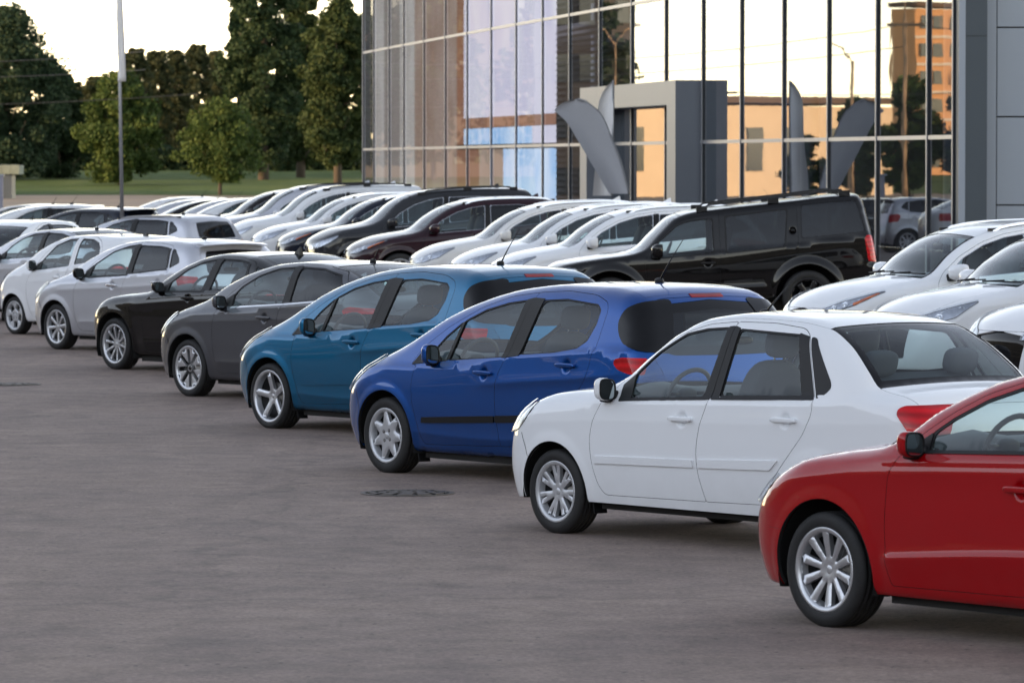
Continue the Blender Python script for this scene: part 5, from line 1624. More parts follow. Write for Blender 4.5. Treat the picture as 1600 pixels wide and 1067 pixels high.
def make_asphalt():
    nt = NT('asphalt')
    b = nt.principled((.09, .085, .084), .82, spec=.35)
    oc = objcoord(nt)
    big = noise(nt, .35, 6., .62, oc, .6)
    mid = noise(nt, 2.2, 6., .65, oc, .3)
    mp = nt.n('ShaderNodeMapping'); mp.inputs['Scale'].default_value = (.9, .12, 1.); mp.inputs['Rotation'].default_value = (0, 0, R(20)); nt.l(oc, mp.inputs[0])
    streak = noise(nt, 1.4, 5., .6, mp.outputs[0], .8)
    fine = noise(nt, 26., 6., .85, oc)
    c1 = ramp(nt, big, [(.30, (0.159, 0.125, 0.114)), (.5, (0.208, 0.162, 0.143)), (.70, (0.263, 0.202, 0.169))])
    c2 = mix_color(nt, ramp(nt, mid, [(.3, .0), (.72, .55)]), c1, (0.275, 0.213, 0.177))
    c3 = mix_color(nt, ramp(nt, streak, [(.42, .0), (.62, .45)]), c2, (0.166, 0.129, 0.116))
    mul = nt.n('ShaderNodeMix', data_type='RGBA', blend_type='MULTIPLY'); mul.inputs[0].default_value = 1.
    nt.l(c3, mul.inputs[6]); nt.l(ramp(nt, fine, [(.36, .66), (.5, 1.0), (.64, 1.36)]), mul.inputs[7])
    mid2 = nt.n('ShaderNodeMix', data_type='RGBA', blend_type='MULTIPLY'); mid2.inputs[0].default_value = 1.
    nt.l(mul.outputs[2], mid2.inputs[6]); nt.l(ramp(nt, noise(nt, 2.6, 6., .72, oc, .4), [(.32, .78), (.5, 1.0), (.68, 1.18)]), mid2.inputs[7])
    vor = nt.n('ShaderNodeTexVoronoi', voronoi_dimensions='2D'); vor.inputs['Scale'].default_value = 2.2; nt.l(oc, vor.inputs['Vector'])
    spk = ramp(nt, vor.outputs[0], [(.022, 1.), (.034, 0.)])
    sel = ramp(nt, noise(nt, 1.1, 3., .5, oc), [(.47, 0.), (.53, 1.)])
    sm = nt.n('ShaderNodeMath', operation='MULTIPLY'); nt.l(spk, sm.inputs[0]); nt.l(sel, sm.inputs[1])
    c4 = mix_color(nt, sm.outputs[0], mid2.outputs[2], (.03, .029, .03))
    # a few long hairline cracks
    wv = nt.n('ShaderNodeTexVoronoi', feature='DISTANCE_TO_EDGE'); wv.inputs['Scale'].default_value = .06
    dn = nt.n('ShaderNodeTexNoise'); dn.inputs['Scale'].default_value = 1.3; dn.inputs['Detail'].default_value = 6.; nt.l(oc, dn.inputs['Vector'])
    va = nt.n('ShaderNodeVectorMath', operation='MULTIPLY_ADD'); nt.l(dn.outputs[1], va.inputs[0]); va.inputs[1].default_value = (1.6, 1.6, 0); nt.l(oc, va.inputs[2])
    nt.l(va.outputs[0], wv.inputs['Vector'])
    crack = ramp(nt, wv.outputs[0], [(.0002, .25), (.0007, 0.)])
    nt.l(mix_color(nt, crack, c4, (.035, .034, .034)), b.inputs['Base Color'])
    bm = nt.n('ShaderNodeBump'); bm.inputs['Strength'].default_value = .55; bm.inputs['Distance'].default_value = .012
    nt.l(noise(nt, 130., 4., .7, oc), bm.inputs['Height']); nt.l(bm.outputs[0], b.inputs['Normal'])
    return nt.m
M['asphalt'] = make_asphalt()
M['dirt'] = simple('dry_dirt', (.135, .115, .09), .95, var=.35, scale=.4)
def make_lawn():
    nt = NT('lawn_grass')
    b = nt.principled((.07, .1, .03), .95, spec=.15)
    oc = objcoord(nt)
    mp = nt.n('ShaderNodeMapping'); mp.inputs['Scale'].default_value = (1., .35, 1.); nt.l(oc, mp.inputs[0])
    c = ramp(nt, noise(nt, .09, 7., .68, mp.outputs[0], .5), [(.3, (.036, .066, .014)), (.5, (.064, .106, .024)), (.68, (.105, .140, .038))])
    c = mix_color(nt, ramp(nt, noise(nt, 1.4, 4., .7, oc), [(.4, 0.), (1.1, .5)]), c, (.036, .052, .014))
    nt.l(c, b.inputs['Base Color'])
    bm = nt.n('ShaderNodeBump'); bm.inputs['Strength'].default_value = 1.; bm.inputs['Distance'].default_value = .3
    nt.l(noise(nt, 3., 4., .7, oc), bm.inputs['Height']); nt.l(bm.outputs[0], b.inputs['Normal'])
    return nt.m
M['lawn'] = make_lawn()

def sheet(name, xs, ys, mat, dz=0., edge=None):
    g = Geo()
    V = []
    for y in ys:
        for x in xs:
            yy = y + (edge(x, y) if edge else 0)
            V.append((x, yy, zground(x, yy) + dz))
    n = len(xs)
    F = [(j * n + i, j * n + i + 1, (j + 1) * n + i + 1, (j + 1) * n + i) for j in range(len(ys) - 1) for i in range(n - 1)]
    g.add(V, F, mat)
    o = g.obj(name)
    o['kind'] = 'structure'
    return o
xs_near = [-900, -500, -300, -150, -80] + [x * 2. for x in range(-25, 26)] + [80, 150, 300, 500, 900]
sheet('ground', xs_near, [-500, -200, -60, -10] + [y * 2. for y in range(0, 70)] + [150, 180, 215, 260, 300], 'asphalt')
wob = lambda x, y: 5 * math.sin(x * .11 + 1) + 3 * math.sin(x * .31)
xs_far = list(np.linspace(-900, 900, 181))
sheet('dirt_path', xs_far, [262, 280, 300, 320, 335, 350, 360], 'dirt', .012, lambda x, y: wob(x, y) * (1 if y < 270 else 0))
sheet('lawn', xs_far, [345] + list(np.linspace(352, 560, 18)) + [700, 1000, 1800, 5000], 'lawn', .03, lambda x, y: wob(x + 40, y) if y < 347 else 0)

# ------------------------------------------------------------------ manhole covers
M['iron'] = simple('cast_iron', (.105, .092, .084), .62, .3, var=.4, scale=14.)
M['iron_dark'] = simple('iron_dirt', (.018, .016, .015), .9, var=.4)  # plate coloured darker than the raised pads
def manhole(x, y, label):
    root = empty('manhole_cover', None, (x, y, zground(x, y)))
    tagged(root, label, 'manhole cover', 'manhole covers in the asphalt')
    g = Geo()
    def ring(r0, r1, z, mat, n=48, a0=0., a1=2 * math.pi):
        V = []; F = []
        closed = a1 - a0 > 6.28
        k = n if closed else n + 1
        for i in range(k):
            a = a0 + (a1 - a0) * i / n
            c, s = math.cos(a), math.sin(a)
            V += [(r0 * c, r0 * s, z - .012), (r0 * c, r0 * s, z), (r1 * c, r1 * s, z), (r1 * c, r1 * s, z - .012)]
        for i in range(n):
            j = (i + 1) % k
            for q in range(3):
                F.append((i * 4 + q, i * 4 + q + 1, j * 4 + q + 1, j * 4 + q))
        return V, F, mat
    g.add(*ring(.325, .36, .008, 'iron')); g.obj('frame_ring', root, smooth=False)
    g = Geo(); g.add(*ring(.0, .326, .005, 'iron_dark')); g.obj('cover_plate', root, smooth=False)
    for r0, r1, n in ((.245, .30, 12), (.165, .22, 9), (.085, .14, 6)):
        for i in range(n):
            a = 2 * math.pi * i / n + r0
            g = Geo(); g.add(*ring(r0, r1, .014, 'iron', 5, a + .05, a + 2 * math.pi / n - .09)); g.obj('raised_pad', root, smooth=False)
    g = Geo(); g.add(*ring(0, .06, .014, 'iron', 16)); g.obj('raised_pad', root, smooth=False)
    return root
manhole(-.80, 36.6, 'round cast iron manhole cover in the asphalt in front of the royal blue hatchback')
manhole(-5.72, 54.6, 'round rusty manhole cover cut by the left edge of the photo, in open asphalt')

# ------------------------------------------------------------------ the showroom
M['alu'] = simple('aluminium_profile', (.36, .36, .38), .4, .6)
M['alu_dark'] = simple('dark_mullion_gasket', (.03, .034, .04), .5, .1)
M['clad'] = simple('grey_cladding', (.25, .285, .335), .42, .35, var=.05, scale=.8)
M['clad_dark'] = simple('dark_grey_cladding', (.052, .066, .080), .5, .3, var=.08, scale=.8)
M['portal'] = simple('portal_panel', (.175, .195, .23), .4, .3, var=.04, scale=1.)
M['joint'] = simple('panel_joint', (.012, .012, .013), .8)
M['show_floor'] = simple('showroom_floor', (.30, .29, .27), .3)
M['show_wall'] = simple('showroom_wall', (.10, .105, .11), .8, var=.4, scale=.5)
M['blind'] = simple('dark_blind_slat', (.085, .075, .065), .6)
def facade_glass():
    nt = NT('facade_glass')
    tr = nt.n('ShaderNodeBsdfTransparent'); tr.inputs[0].default_value = (.44, .45, .475, 1)
    gl = nt.n('ShaderNodeBsdfGlossy'); gl.inputs['Roughness'].default_value = .008; gl.inputs['Color'].default_value = (.88, .94, 1., 1)
    # float glass is never quite flat
    tc = nt.n('ShaderNodeTexCoord')
    bm = nt.n('ShaderNodeBump'); bm.inputs['Strength'].default_value = .02; bm.inputs['Distance'].default_value = .02
    nt.l(noise(nt, .9, 2., .5, tc.outputs['Object']), bm.inputs['Height'])
    nt.l(bm.outputs[0], gl.inputs['Normal'])
    mx = nt.n('ShaderNodeMixShader')
    nt.l(schlick(nt, .15), mx.inputs[0]); nt.l(tr.outputs[0], mx.inputs[1]); nt.l(gl.outputs[0], mx.inputs[2])
    nt.l(mx.outputs[0], nt.out.inputs[0])
    return nt.m
M['facade_glass'] = facade_glass()

def facx(y):                      # plan curve of the glazed front, x as a function of depth
    d = y - 92.
    return 8.48 - .175 * d + .00015 * d * d
def fac_tan(y):
    t = np.array([-.175 + .0003 * (y - 92.), 1.]); return t / np.linalg.norm(t)
def fac_at(px):                   # depth at which a bearing meets the front
    a = (px - 800) / 7500.
    lo, hi = 80., 200.
    for _ in range(50):
        m = .5 * (lo + hi)
        if facx(m) > a * m: lo = m
        else: hi = m
    return lo
BEARINGS = [568.5, 585, 609, 632, 663.5, 697, 731, 768.5, 807.5, 849, 891, 938, 988, 1041, 1099, 1159, 1225, 1295, 1371, 1450.5, 1491]
BAY_Y = [fac_at(p) for p in BEARINGS]
TIERS = [.28, 3.02, 6.60, 10.6]
def fpt(y, out=0.):
    t = fac_tan(y)
    return np.array([facx(y) - t[1] * out, y + t[0] * out])      # outward is to the left of the plan curve
show = empty('car_showroom', None, (facx(110), 110, .25))
SHO = -np.array([facx(110), 110, .25])
tagged(show, 'glass fronted car showroom with curved glazing and grey metal cladding', 'showroom')
def sobj(g, name, smooth=False):
    return g.obj(name, show, SHO, smooth)
def wall_quad(g, ya, yb, z0, z1, mat, out=0., th=0.):
    a, b = fpt(ya, out), fpt(yb, out)
    V = [(a[0], a[1], z0), (b[0], b[1], z0), (b[0], b[1], z1), (a[0], a[1], z1)]
    g.add(V, [(0, 1, 2, 3)], mat)
    if th:
        a2, b2 = fpt(ya, out - th), fpt(yb, out - th)
        W = V + [(a2[0], a2[1], z0), (b2[0], b2[1], z0), (b2[0], b2[1], z1), (a2[0], a2[1], z1)]
        g.add(W, [(4, 7, 6, 5), (0, 4, 5, 1), (1, 5, 6, 2), (2, 6, 7, 3), (3, 7, 4, 0)], mat)
for i in range(len(BAY_Y) - 1):
    yb, ya = BAY_Y[i], BAY_Y[i + 1]
    for k in range(3):
        g = Geo(); wall_quad(g, ya + .03, yb - .03, TIERS[k] + .03, TIERS[k + 1] - .03, 'facade_glass', 0.)
        sobj(g, 'glass_pane')
    for k in range(4):
        g = Geo(); wall_quad(g, ya + .028, yb - .028, TIERS[k] - .04, TIERS[k] + .04, 'alu', .03, .08)
        sobj(g, 'transom')
for i, y in enumerate(BAY_Y):
    t = fac_tan(y); ang = math.atan2(t[1], t[0])
    p = fpt(y, .012)
    g = Geo()
    boxn(g, (p[0], p[1], 5.4), (.045, .05, 10.4), 'alu_dark', rotz(ang))
    p2 = fpt(y, .046)
    boxn(g, (p2[0], p2[1], 5.4), (.06, .016, 10.4), 'alu', rotz(ang))
    sobj(g, 'mullion')
# slabs, back wall, ceiling, end wall
def strip(g, y0, y1, o0, o1, z, th, mat, n=12):
    ys = np.linspace(y0, y1, n)
    V = []
    for y in ys:
        a, b = fpt(y, o0), fpt(y, o1)
        V += [(a[0], a[1], z), (b[0], b[1], z), (b[0], b[1], z - th), (a[0], a[1], z - th)]
    F = []
    for i in range(n - 1):
        for q in range(4):
            F.append((i * 4 + q, i * 4 + (q + 1) % 4, i * 4 + 4 + (q + 1) % 4, i * 4 + 4 + q))
    F += [(3, 2, 1, 0), tuple((n - 1) * 4 + q for q in range(4))]
    g.add(V, F, mat)
yA, yB = BAY_Y[-1], BAY_Y[0]
g = Geo(); strip(g, yA, yB, -.15, -14, .27, .3, 'show_floor'); sobj(g, 'floor_slab')
g = Geo(); strip(g, yA, yB, -1.2, -14, 6.55, .35, 'show_wall'); sobj(g, 'upper_slab')
g = Geo(); strip(g, yA, yB, .1, -14, 10.9, .3, 'clad_dark'); sobj(g, 'roof')
g = Geo(); strip(g, yA, yB, -7.5, -7.8, 10.6, 10.3, 'show_wall'); sobj(g, 'inner_wall')
for i in range(3, len(BAY_Y) - 1, 3):
    p = fpt(BAY_Y[i], -1.6)
    g = Geo(); lathe(g, [(.22, -5.1), (.22, 5.2)], 'clad', 20)
    g.v = [np.stack([v[:, 0], v[:, 2], v[:, 1]], 1) + np.array([p[0], p[1], 5.4]) for v in g.v]
    sobj(g, 'inner_column', True)
a_, b_ = fpt(BAY_Y[0] - .3, -.45), fpt(BAY_Y[0] - .3, -14)
g = Geo(); boxn(g, ((a_[0] + b_[0]) / 2, (a_[1] + b_[1]) / 2, 5.5), (abs(a_[0] - b_[0]), .3, 10.8), 'clad_dark', rotz(math.atan2(b_[1] - a_[1], b_[0] - a_[0]))); sobj(g, 'end_wall')
# posters, screens and blinds hung just inside the glass
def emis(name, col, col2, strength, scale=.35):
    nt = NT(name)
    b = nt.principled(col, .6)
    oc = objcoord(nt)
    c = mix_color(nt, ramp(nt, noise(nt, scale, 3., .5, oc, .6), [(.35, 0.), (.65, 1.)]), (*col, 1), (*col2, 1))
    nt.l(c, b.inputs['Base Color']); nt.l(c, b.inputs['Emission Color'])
    b.inputs['Emission Strength'].default_value = strength  # added glow: the unlit interior would leave banners and curtains dark
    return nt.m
M['poster_white'] = emis('backlit_poster_pale', (.56, .54, .66), (.64, .63, .70), .6)
M['poster_blue'] = emis('screen_light_blue', (.24, .42, .66), (.50, .60, .72), .7, .5)
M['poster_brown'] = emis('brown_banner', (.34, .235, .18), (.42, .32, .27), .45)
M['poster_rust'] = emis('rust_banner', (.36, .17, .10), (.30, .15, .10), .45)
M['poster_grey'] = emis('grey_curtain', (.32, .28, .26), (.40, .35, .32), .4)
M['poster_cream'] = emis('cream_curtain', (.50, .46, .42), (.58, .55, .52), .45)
def hang(name, p0, p1, z0, z1, mat, back=.35):
    y1, y0 = fac_at(p0), fac_at(p1)
    n = 6
    for a, b in zip(np.linspace(y0, y1, n)[:-1], np.linspace(y0, y1, n)[1:]):
        pass
    g = Geo()
    ys = np.linspace(y0, y1, n)
    for a, b in zip(ys[:-1], ys[1:]):
        wall_quad(g, a, b, z0, z1, mat, -back, .02)
    return sobj(g, name)
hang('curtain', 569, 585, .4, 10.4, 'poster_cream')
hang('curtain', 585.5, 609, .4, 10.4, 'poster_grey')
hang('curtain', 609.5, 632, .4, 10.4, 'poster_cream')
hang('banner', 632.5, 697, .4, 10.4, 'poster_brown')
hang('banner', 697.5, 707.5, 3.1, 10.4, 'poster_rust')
hang('poster', 708, 850, 3.945, 10.4, 'poster_white')
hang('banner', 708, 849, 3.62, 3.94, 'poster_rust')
hang('display_screen', 708, 812.5, 3.1, 3.61, 'poster_blue')
hang('poster', 813, 849.5, 3.1, 3.61, 'poster_white')
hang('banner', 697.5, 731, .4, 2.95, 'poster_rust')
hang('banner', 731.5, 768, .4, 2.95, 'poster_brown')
hang('display_screen', 768.5, 849.5, .4, 2.95, 'poster_blue')
ybl1, ybl0 = fac_at(851), fac_at(936)
for k in range(58):
    z = .5 + k * .172
    if 6.3 < z < 6.8: continue
    g = Geo()
    a, b = fpt(ybl0, -.30), fpt(ybl1, -.30)
    a2, b2 = fpt(ybl0, -.40), fpt(ybl1, -.40)
    g.add([(a[0], a[1], z), (b[0], b[1], z), (b2[0], b2[1], z + .10), (a2[0], a2[1], z + .10)], [(0, 1, 2, 3)], 'blind')
    sobj(g, 'blind_slat')
# end of the glazing: return wall on the left, pier and clad wall on the right
p = fpt(BAY_Y[0], 0); q = fpt(BAY_Y[0], -14)
g = Geo(); boxn(g, (p[0] + .12, p[1] + .25, 5.5), (.30, .40, 11.0), 'alu'); sobj(g, 'corner_post')
p = fpt(BAY_Y[-1], .0)
g = Geo()
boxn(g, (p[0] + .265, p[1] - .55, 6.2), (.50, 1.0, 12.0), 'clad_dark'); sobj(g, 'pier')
g = Geo(); boxn(g, (p[0] + .04, p[1] - 1.055, 6.2), (.125, .03, 12.0), 'clad'); sobj(g, 'pier_edge')
g = Geo(); boxn(g, (p[0] + .27, p[1] - 1.052, 4.92), (.48, .012, .012), 'joint'); sobj(g, 'pier_joint')
yw = p[1] - .35
wx0 = p[0] + .515
g = Geo(); boxn(g, (wx0 + 9.1, yw + .2, 6.2), (18.2, .3, 12.0), 'joint'); sobj(g, 'clad_backing')
g = Geo(); boxn(g, (wx0 + .12, yw, 6.2), (.235, .14, 12.0), 'clad'); sobj(g, 'clad_strip')
jz = [.26, 1.72, 3.40, 5.10, 6.8, 8.5, 10.2, 12.1]
jx = [wx0 + .25, wx0 + .80] + [wx0 + .80 + 1.25 * k for k in range(1, 6)] + [wx0 + 18]
for a, b in zip(jx[:-1], jx[1:]):
    for c, d in zip(jz[:-1], jz[1:]):
        g = Geo(); boxn(g, ((a + b) / 2, yw + .01, (c + d) / 2), (b - a - .012, .12, d - c - .03), 'clad')
        sobj(g, 'cladding_panel')

# ------------------------------------------------------------------ entrance portal
yc = 114.9; xc_ = (1055 - 800) / 7500. * yc
pl = np.array([(906 - 800) / 7500. * 127.3, 127.3]); pr = np.array([xc_, yc])
pd = (pl - pr); Lp = np.linalg.norm(pd); pd = pd / Lp; pn = np.array([-pd[1], pd[0]]) * 1.0      # outward normal
if pn[0] > 0: pn = -pn
ang = math.atan2(pd[1], pd[0])
portal = empty('entrance_portal', None, (pr[0], pr[1], .25))
tagged(portal, 'square grey panelled entrance portal framing glass doors of the showroom', 'portal')
PO = -np.array([pr[0], pr[1], .25])
dep = 1.0
def pbox(name, a, b, z0, z1, d0=0., d1=dep, mat='portal', par=portal):
    """a piece of the portal from a to b metres along its face"""
    c = pr + pd * (a + b) / 2 - pn * (d0 + d1) / 2
    g = Geo(); boxn(g, (c[0], c[1], (z0 + z1) / 2), (b - a, d1 - d0, z1 - z0), mat, rotz(ang))
    return g.obj(name, par, PO, smooth=False)
zt = 4.50
pbox('jamb', 0, 1.05, .25, zt)
pbox('jamb', Lp - .95, Lp, .25, zt)
for k in range(4):
    a = 1.052 + (Lp - 2.004) * k / 4; b = 1.052 + (Lp - 2.004) * (k + 1) / 4 - .004
    pbox('lintel_panel', a, b, 3.92, zt - .001)
pbox('door_frame', 1.06, 1.16, .25, 3.90, .9, 1.0, 'alu_dark')
pbox('door_frame', Lp - 1.06, Lp - .96, .25, 3.90, .9, 1.0, 'alu_dark')

# ------------------------------------------------------------------ feather flags, flagpole, post
M['flag_grey'] = simple('grey_flag_cloth', (.42, .43, .46), .75, var=.05)
M['flag_white'] = simple('white_flag_cloth', (.78, .77, .76), .8, var=.05)
M['pole_steel'] = simple('galvanised_pole', (.30, .31, .33), .45, .6)
def feather_flag(name, y, left, right, zs, zr, mat, label, lean, hem):
    """left and right: outline offsets in metres at each height"""
    root = empty(name, None)
    x0 = left[0]
    root.location = (right[0], y, zground(right[0], y))
    off = -np.array([right[0], y, root.location[2]])
    L = np.array(left); Rr = np.array(right); Z = np.array(zs)
    n = 40; m = 12
    t = np.linspace(0, 1, n)
    def soft(a):
        a = np.array(a, float); f = pchip(list(zip(np.linspace(0, 1, len(a)), a)))
        return f(t)
    li, ri, zi, zri = soft(L), soft(Rr), soft(Z), soft(zr)
    def surf(dy, flip):
        V = []
        for a, b, z_a, z_b in zip(li, ri, zi, zri):
            for k in range(m):
                s = k / (m - 1); z = z_a + (z_b - z_a) * s
                V.append((a + (b - a) * s, y + dy + lean * (z - zs[0]) + .10 * math.sin(s * math.pi) + .03 * math.sin(z * 2.2 + s * 3), z))
        F = [(i * m + k, i * m + k + 1, (i + 1) * m + k + 1, (i + 1) * m + k) for i in range(n - 1) for k in range(m - 1)]
        return V, ([f[::-1] for f in F] if flip else F)
    g = Geo()
    V, F = surf(0, False); g.add(V, F, mat)
    V, F = surf(.012, True); g.add(V, F, mat)
    g.obj('flag_cloth', root, off)
    g = Geo()
    side, sz_ = (ri, zri) if hem > 0 else (li, zi)
    tube(g, [(x, y + lean * (z - zs[0]) + .01, z) for x, z in zip(side, sz_)], .028, 'pole_steel', 8)
    g.obj('flag_pole', root, off)
    g = Geo(); boxn(g, (side[0], y, .30), (.5, .5, .08), 'clad_dark'); g.obj('flag_base', root, off, False)
    return tagged(root, label, 'flag')
k = 112 / 7500.
X_ = lambda px: (px - 800) * k
Z_ = lambda py: 2.52 - (py - 255) * k
gl_ = [(952, 303), (939, 281), (926.5, 260), (906, 225.6), (885.5, 191.5), (875, 181), (866, 172.6), (868, 170), (880, 161), (897, 156)]
gr_ = [(983, 303), (976, 275), (967.5, 246), (959, 225), (950.4, 205), (944, 190), (936.8, 178), (925, 167), (914, 159), (902.6, 155.6)]
feather_flag('feather_flag', 112, [X_(a) for a, b in gl_], [X_(a) for a, b in gr_], [Z_(b) for a, b in gl_], [Z_(b) for a, b in gr_], 'flag_grey', 'grey curved feather flag leaning left in front of the entrance portal', .0, 1)
k = 114.5 / 7500.
wl = [(926, 306), (928, 280), (931, 250), (934, 215), (934, 185), (935, 165), (940, 148), (947, 137), (953, 130), (957.5, 126)]
wr = [(956, 306), (956, 280), (957, 250), (957.5, 215), (958, 185), (958, 165), (958, 148), (958, 137), (958, 130), (958.6, 126)]
feather_flag('feather_flag', 114.5, [X_(a) for a, b in wl], [X_(a) for a, b in wr], [Z_(b) for a, b in wl], [Z_(b) for a, b in wr], 'flag_white', 'white upright feather flag on a dark pole at the left side of the entrance portal', .0, 1)

fy = 104.; fx = (192 - 800) / 7500. * fy
root = empty('flagpole', None, (fx, fy, zground(fx, fy)))
tagged(root, 'tall thin flagpole with a white flag furled along its upper half', 'flagpole')
g = Geo(); tube(g, [(0, 0, 0), (-.05, 0, 4.0), (-.10, 0, 8.0)], [.045, .036, .028], 'pole_steel', 12); g.obj('pole', root)
g = Geo()
V = []; n = 30; m = 12
for i in range(n):
    z = 4.25 + (7.6 - 4.25) * i / (n - 1)
    for j in range(m):
        a = 2 * math.pi * j / m
        r = 1.15 * (.052 + .02 * math.sin(3 * a + z * 1.7) + .012 * math.sin(5 * a - z)) * (1.0 + .12 * math.sin(z * 2.3)) * (.8 + .4 * (1 - i / n))
        V.append((-.055 - .05 * (z - 4) / 4 + .035 + r * math.cos(a), r * math.sin(a), z))
F = [(i * m + j, i * m + (j + 1) % m, (i + 1) * m + (j + 1) % m, (i + 1) * m + j) for i in range(n - 1) for j in range(m)]
F += [tuple(range(m))[::-1], tuple((n - 1) * m + j for j in range(m))]
g.add(V, F, 'flag_white'); g.obj('furled_flag', root)
g = Geo(); blob(g, (-.10, 0, 8.05), (.12, .12, .12), 'pole_steel', None, 1.); g.obj('finial', root)
g = Geo(); boxn(g, (0, 0, .06), (.5, .5, .12), 'clad'); g.obj('base_plate', root, smooth=False)

M['post_lilac'] = simple('grey_lilac_paint', (.28, .28, .33), .6)
M['roof_green'] = simple('weathered_green_roof', (.13, .16, .135), .8, var=.3, scale=2.)
py_ = 150.; pxx = (1 - 800) / 7500. * py_
root = empty('gate_post', None, (pxx, py_, zground(pxx, py_)))
tagged(root, 'grey square post at the far left edge of the photo, in front of the lawn', 'post')
g = Geo(); boxn(g, (0, 0, 1.05), (.17, .17, 2.1), 'post_lilac'); g.obj('shaft', root, smooth=False)
g = Geo(); boxn(g, (0, 0, 2.14), (.24, .24, .06), 'clad'); g.obj('cap', root, smooth=False)
ky = 330.; kx = (-8 - 800) / 7500. * ky
root = empty('garden_shed', None, (kx, ky, zground(kx, ky)))
tagged(root, 'low shed with a weathered grey green roof at the left edge behind the lawn', 'shed')
g = Geo(); boxn(g, (0, 0, .8), (2.6, 2.4, 1.7), 'clad_dark'); g.obj('wall', root, smooth=False)
g = Geo()
for k in range(6):
    a = -1.85 + k * .62
    g2 = Geo(); boxn(g2, (a + .30, 0, 2.0), (.60, 3.0, .62), 'roof_green', roty(R(4))); g2.obj('roof_panel', root, smooth=False)

# ------------------------------------------------------------------ trees
def leaf_mat(name, dark, mid, light, warm=None):
    nt = NT(name)
    b = nt.principled(mid, .75, spec=.25)
    oc = objcoord(nt)
    c = ramp(nt, noise(nt, .55, 5., .7, oc), [(.32, dark), (.5, mid), (.68, light)])
    c = mix_color(nt, ramp(nt, noise(nt, 3.5, 3., .7, oc), [(.35, 0.), (.7, .6)]), c, dark)
    nt.l(c, b.inputs['Base Color'])
    tl = nt.n('ShaderNodeBsdfTranslucent'); nt.l(c, tl.inputs[0])
    mx = nt.n('ShaderNodeMixShader'); mx.inputs[0].default_value = .25
    nt.l(b.outputs[0], mx.inputs[1]); nt.l(tl.outputs[0], mx.inputs[2]); nt.l(mx.outputs[0], nt.out.inputs[0])
    return nt.m
M['leaf_willow'] = leaf_mat('willow_foliage', (.016, .034, .018), (.029, .054, .027), (.050, .078, .040))
M['leaf_maple'] = leaf_mat('maple_foliage', (.024, .046, .012), (.048, .082, .018), (.088, .122, .028))
M['leaf_dark'] = leaf_mat('dark_foliage', (.012, .028, .011), (.023, .046, .018), (.044, .070, .027))
M['leaf_olive'] = leaf_mat('olive_foliage', (.016, .030, .010), (.031, .052, .016), (.058, .080, .024))
M['leaf_rust'] = leaf_mat('autumn_foliage', (.018, .028, .012), (.034, .046, .019), (.075, .074, .032))  # low sun's warmth on the crowns put into the leaf colour
M['bark'] = simple('bark', (.055, .045, .036), .95, var=.4, scale=6.)
def crown_mesh(name, mat, H, rad, base, n, leaf, seed, shape='oval', clumps=60, hole=.0):
    rng = np.random.default_rng(seed)
    C_ = []
    while len(C_) < clumps:
        t = rng.random()
        z = base + (H - base) * t
        if shape == 'oval': r = rad * (math.sin(math.pi * (.12 + .86 * t)) ** .75)
        elif shape == 'cone': r = rad * (1 - t) ** .75 + .08 * rad
        elif shape == 'tall': r = rad * (math.sin(math.pi * (.15 + .80 * t)) ** .45)
        else: r = rad * (1 - .75 * t ** 2.2)
        a = rng.random() * 2 * math.pi
        q = r * math.sqrt(rng.random()) * (.75 + .5 * rng.random())
        C_.append((q * math.cos(a), q * math.sin(a), z, rad * (.16 + .22 * rng.random())))
    C_ = np.array(C_)
    idx = rng.integers(0, clumps, n)
    v = rng.normal(size=(n, 3)); v /= np.linalg.norm(v, axis=1, keepdims=True)
    rr = rng.random(n) ** .45
    P = C_[idx, :3] + v * (rr * C_[idx, 3])[:, None] * np.array([1, 1, .8])
    P[:, 2] = np.maximum(P[:, 2], base * .7)
    a = rng.normal(size=(n, 3)); a /= np.linalg.norm(a, axis=1, keepdims=True)
    b = np.cross(a, rng.normal(size=(n, 3))); b /= np.linalg.norm(b, axis=1, keepdims=True)
    s = leaf * (.6 + .8 * rng.random(n))[:, None]
    V = np.stack([P - a * s, P + b * s * .55, P + a * s, P - b * s * .55], 1).reshape(-1, 3)
    me = bpy.data.meshes.new(name)
    me.vertices.add(len(V)); me.vertices.foreach_set('co', V.ravel())
    me.loops.add(n * 4); me.loops.foreach_set('vertex_index', np.arange(n * 4))
    me.polygons.add(n); me.polygons.foreach_set('loop_start', np.arange(n) * 4)
    try: me.polygons.foreach_set('loop_total', np.full(n, 4))
    except Exception: pass
    me.materials.append(M[mat])
    me.update(); me.validate()
    return me
def trunk_geo(H, r, base, rad, seed):
    rng = random.Random(seed)
    g = Geo()
    pts = [(0, 0, -.3), (rng.uniform(-.1, .1), 0, H * .25), (rng.uniform(-.2, .2), rng.uniform(-.2, .2), H * .55), (rng.uniform(-.3, .3), 0, H * .88)]
    tube(g, pts, [r * 1.25, r, r * .65, r * .15], 'bark', 8)
    for k in range(9):
        z = base * .8 + (H * .8 - base * .8) * k / 9
        a = rng.random() * 6.28; L = rad * rng.uniform(.5, .9)
        tube(g, [(0, 0, z), (math.cos(a) * L * .5, math.sin(a) * L * .5, z + L * .35), (math.cos(a) * L, math.sin(a) * L, z + L * .8)], [r * .38, r * .22, r * .06], 'bark', 6)
    return g
TREES = {}
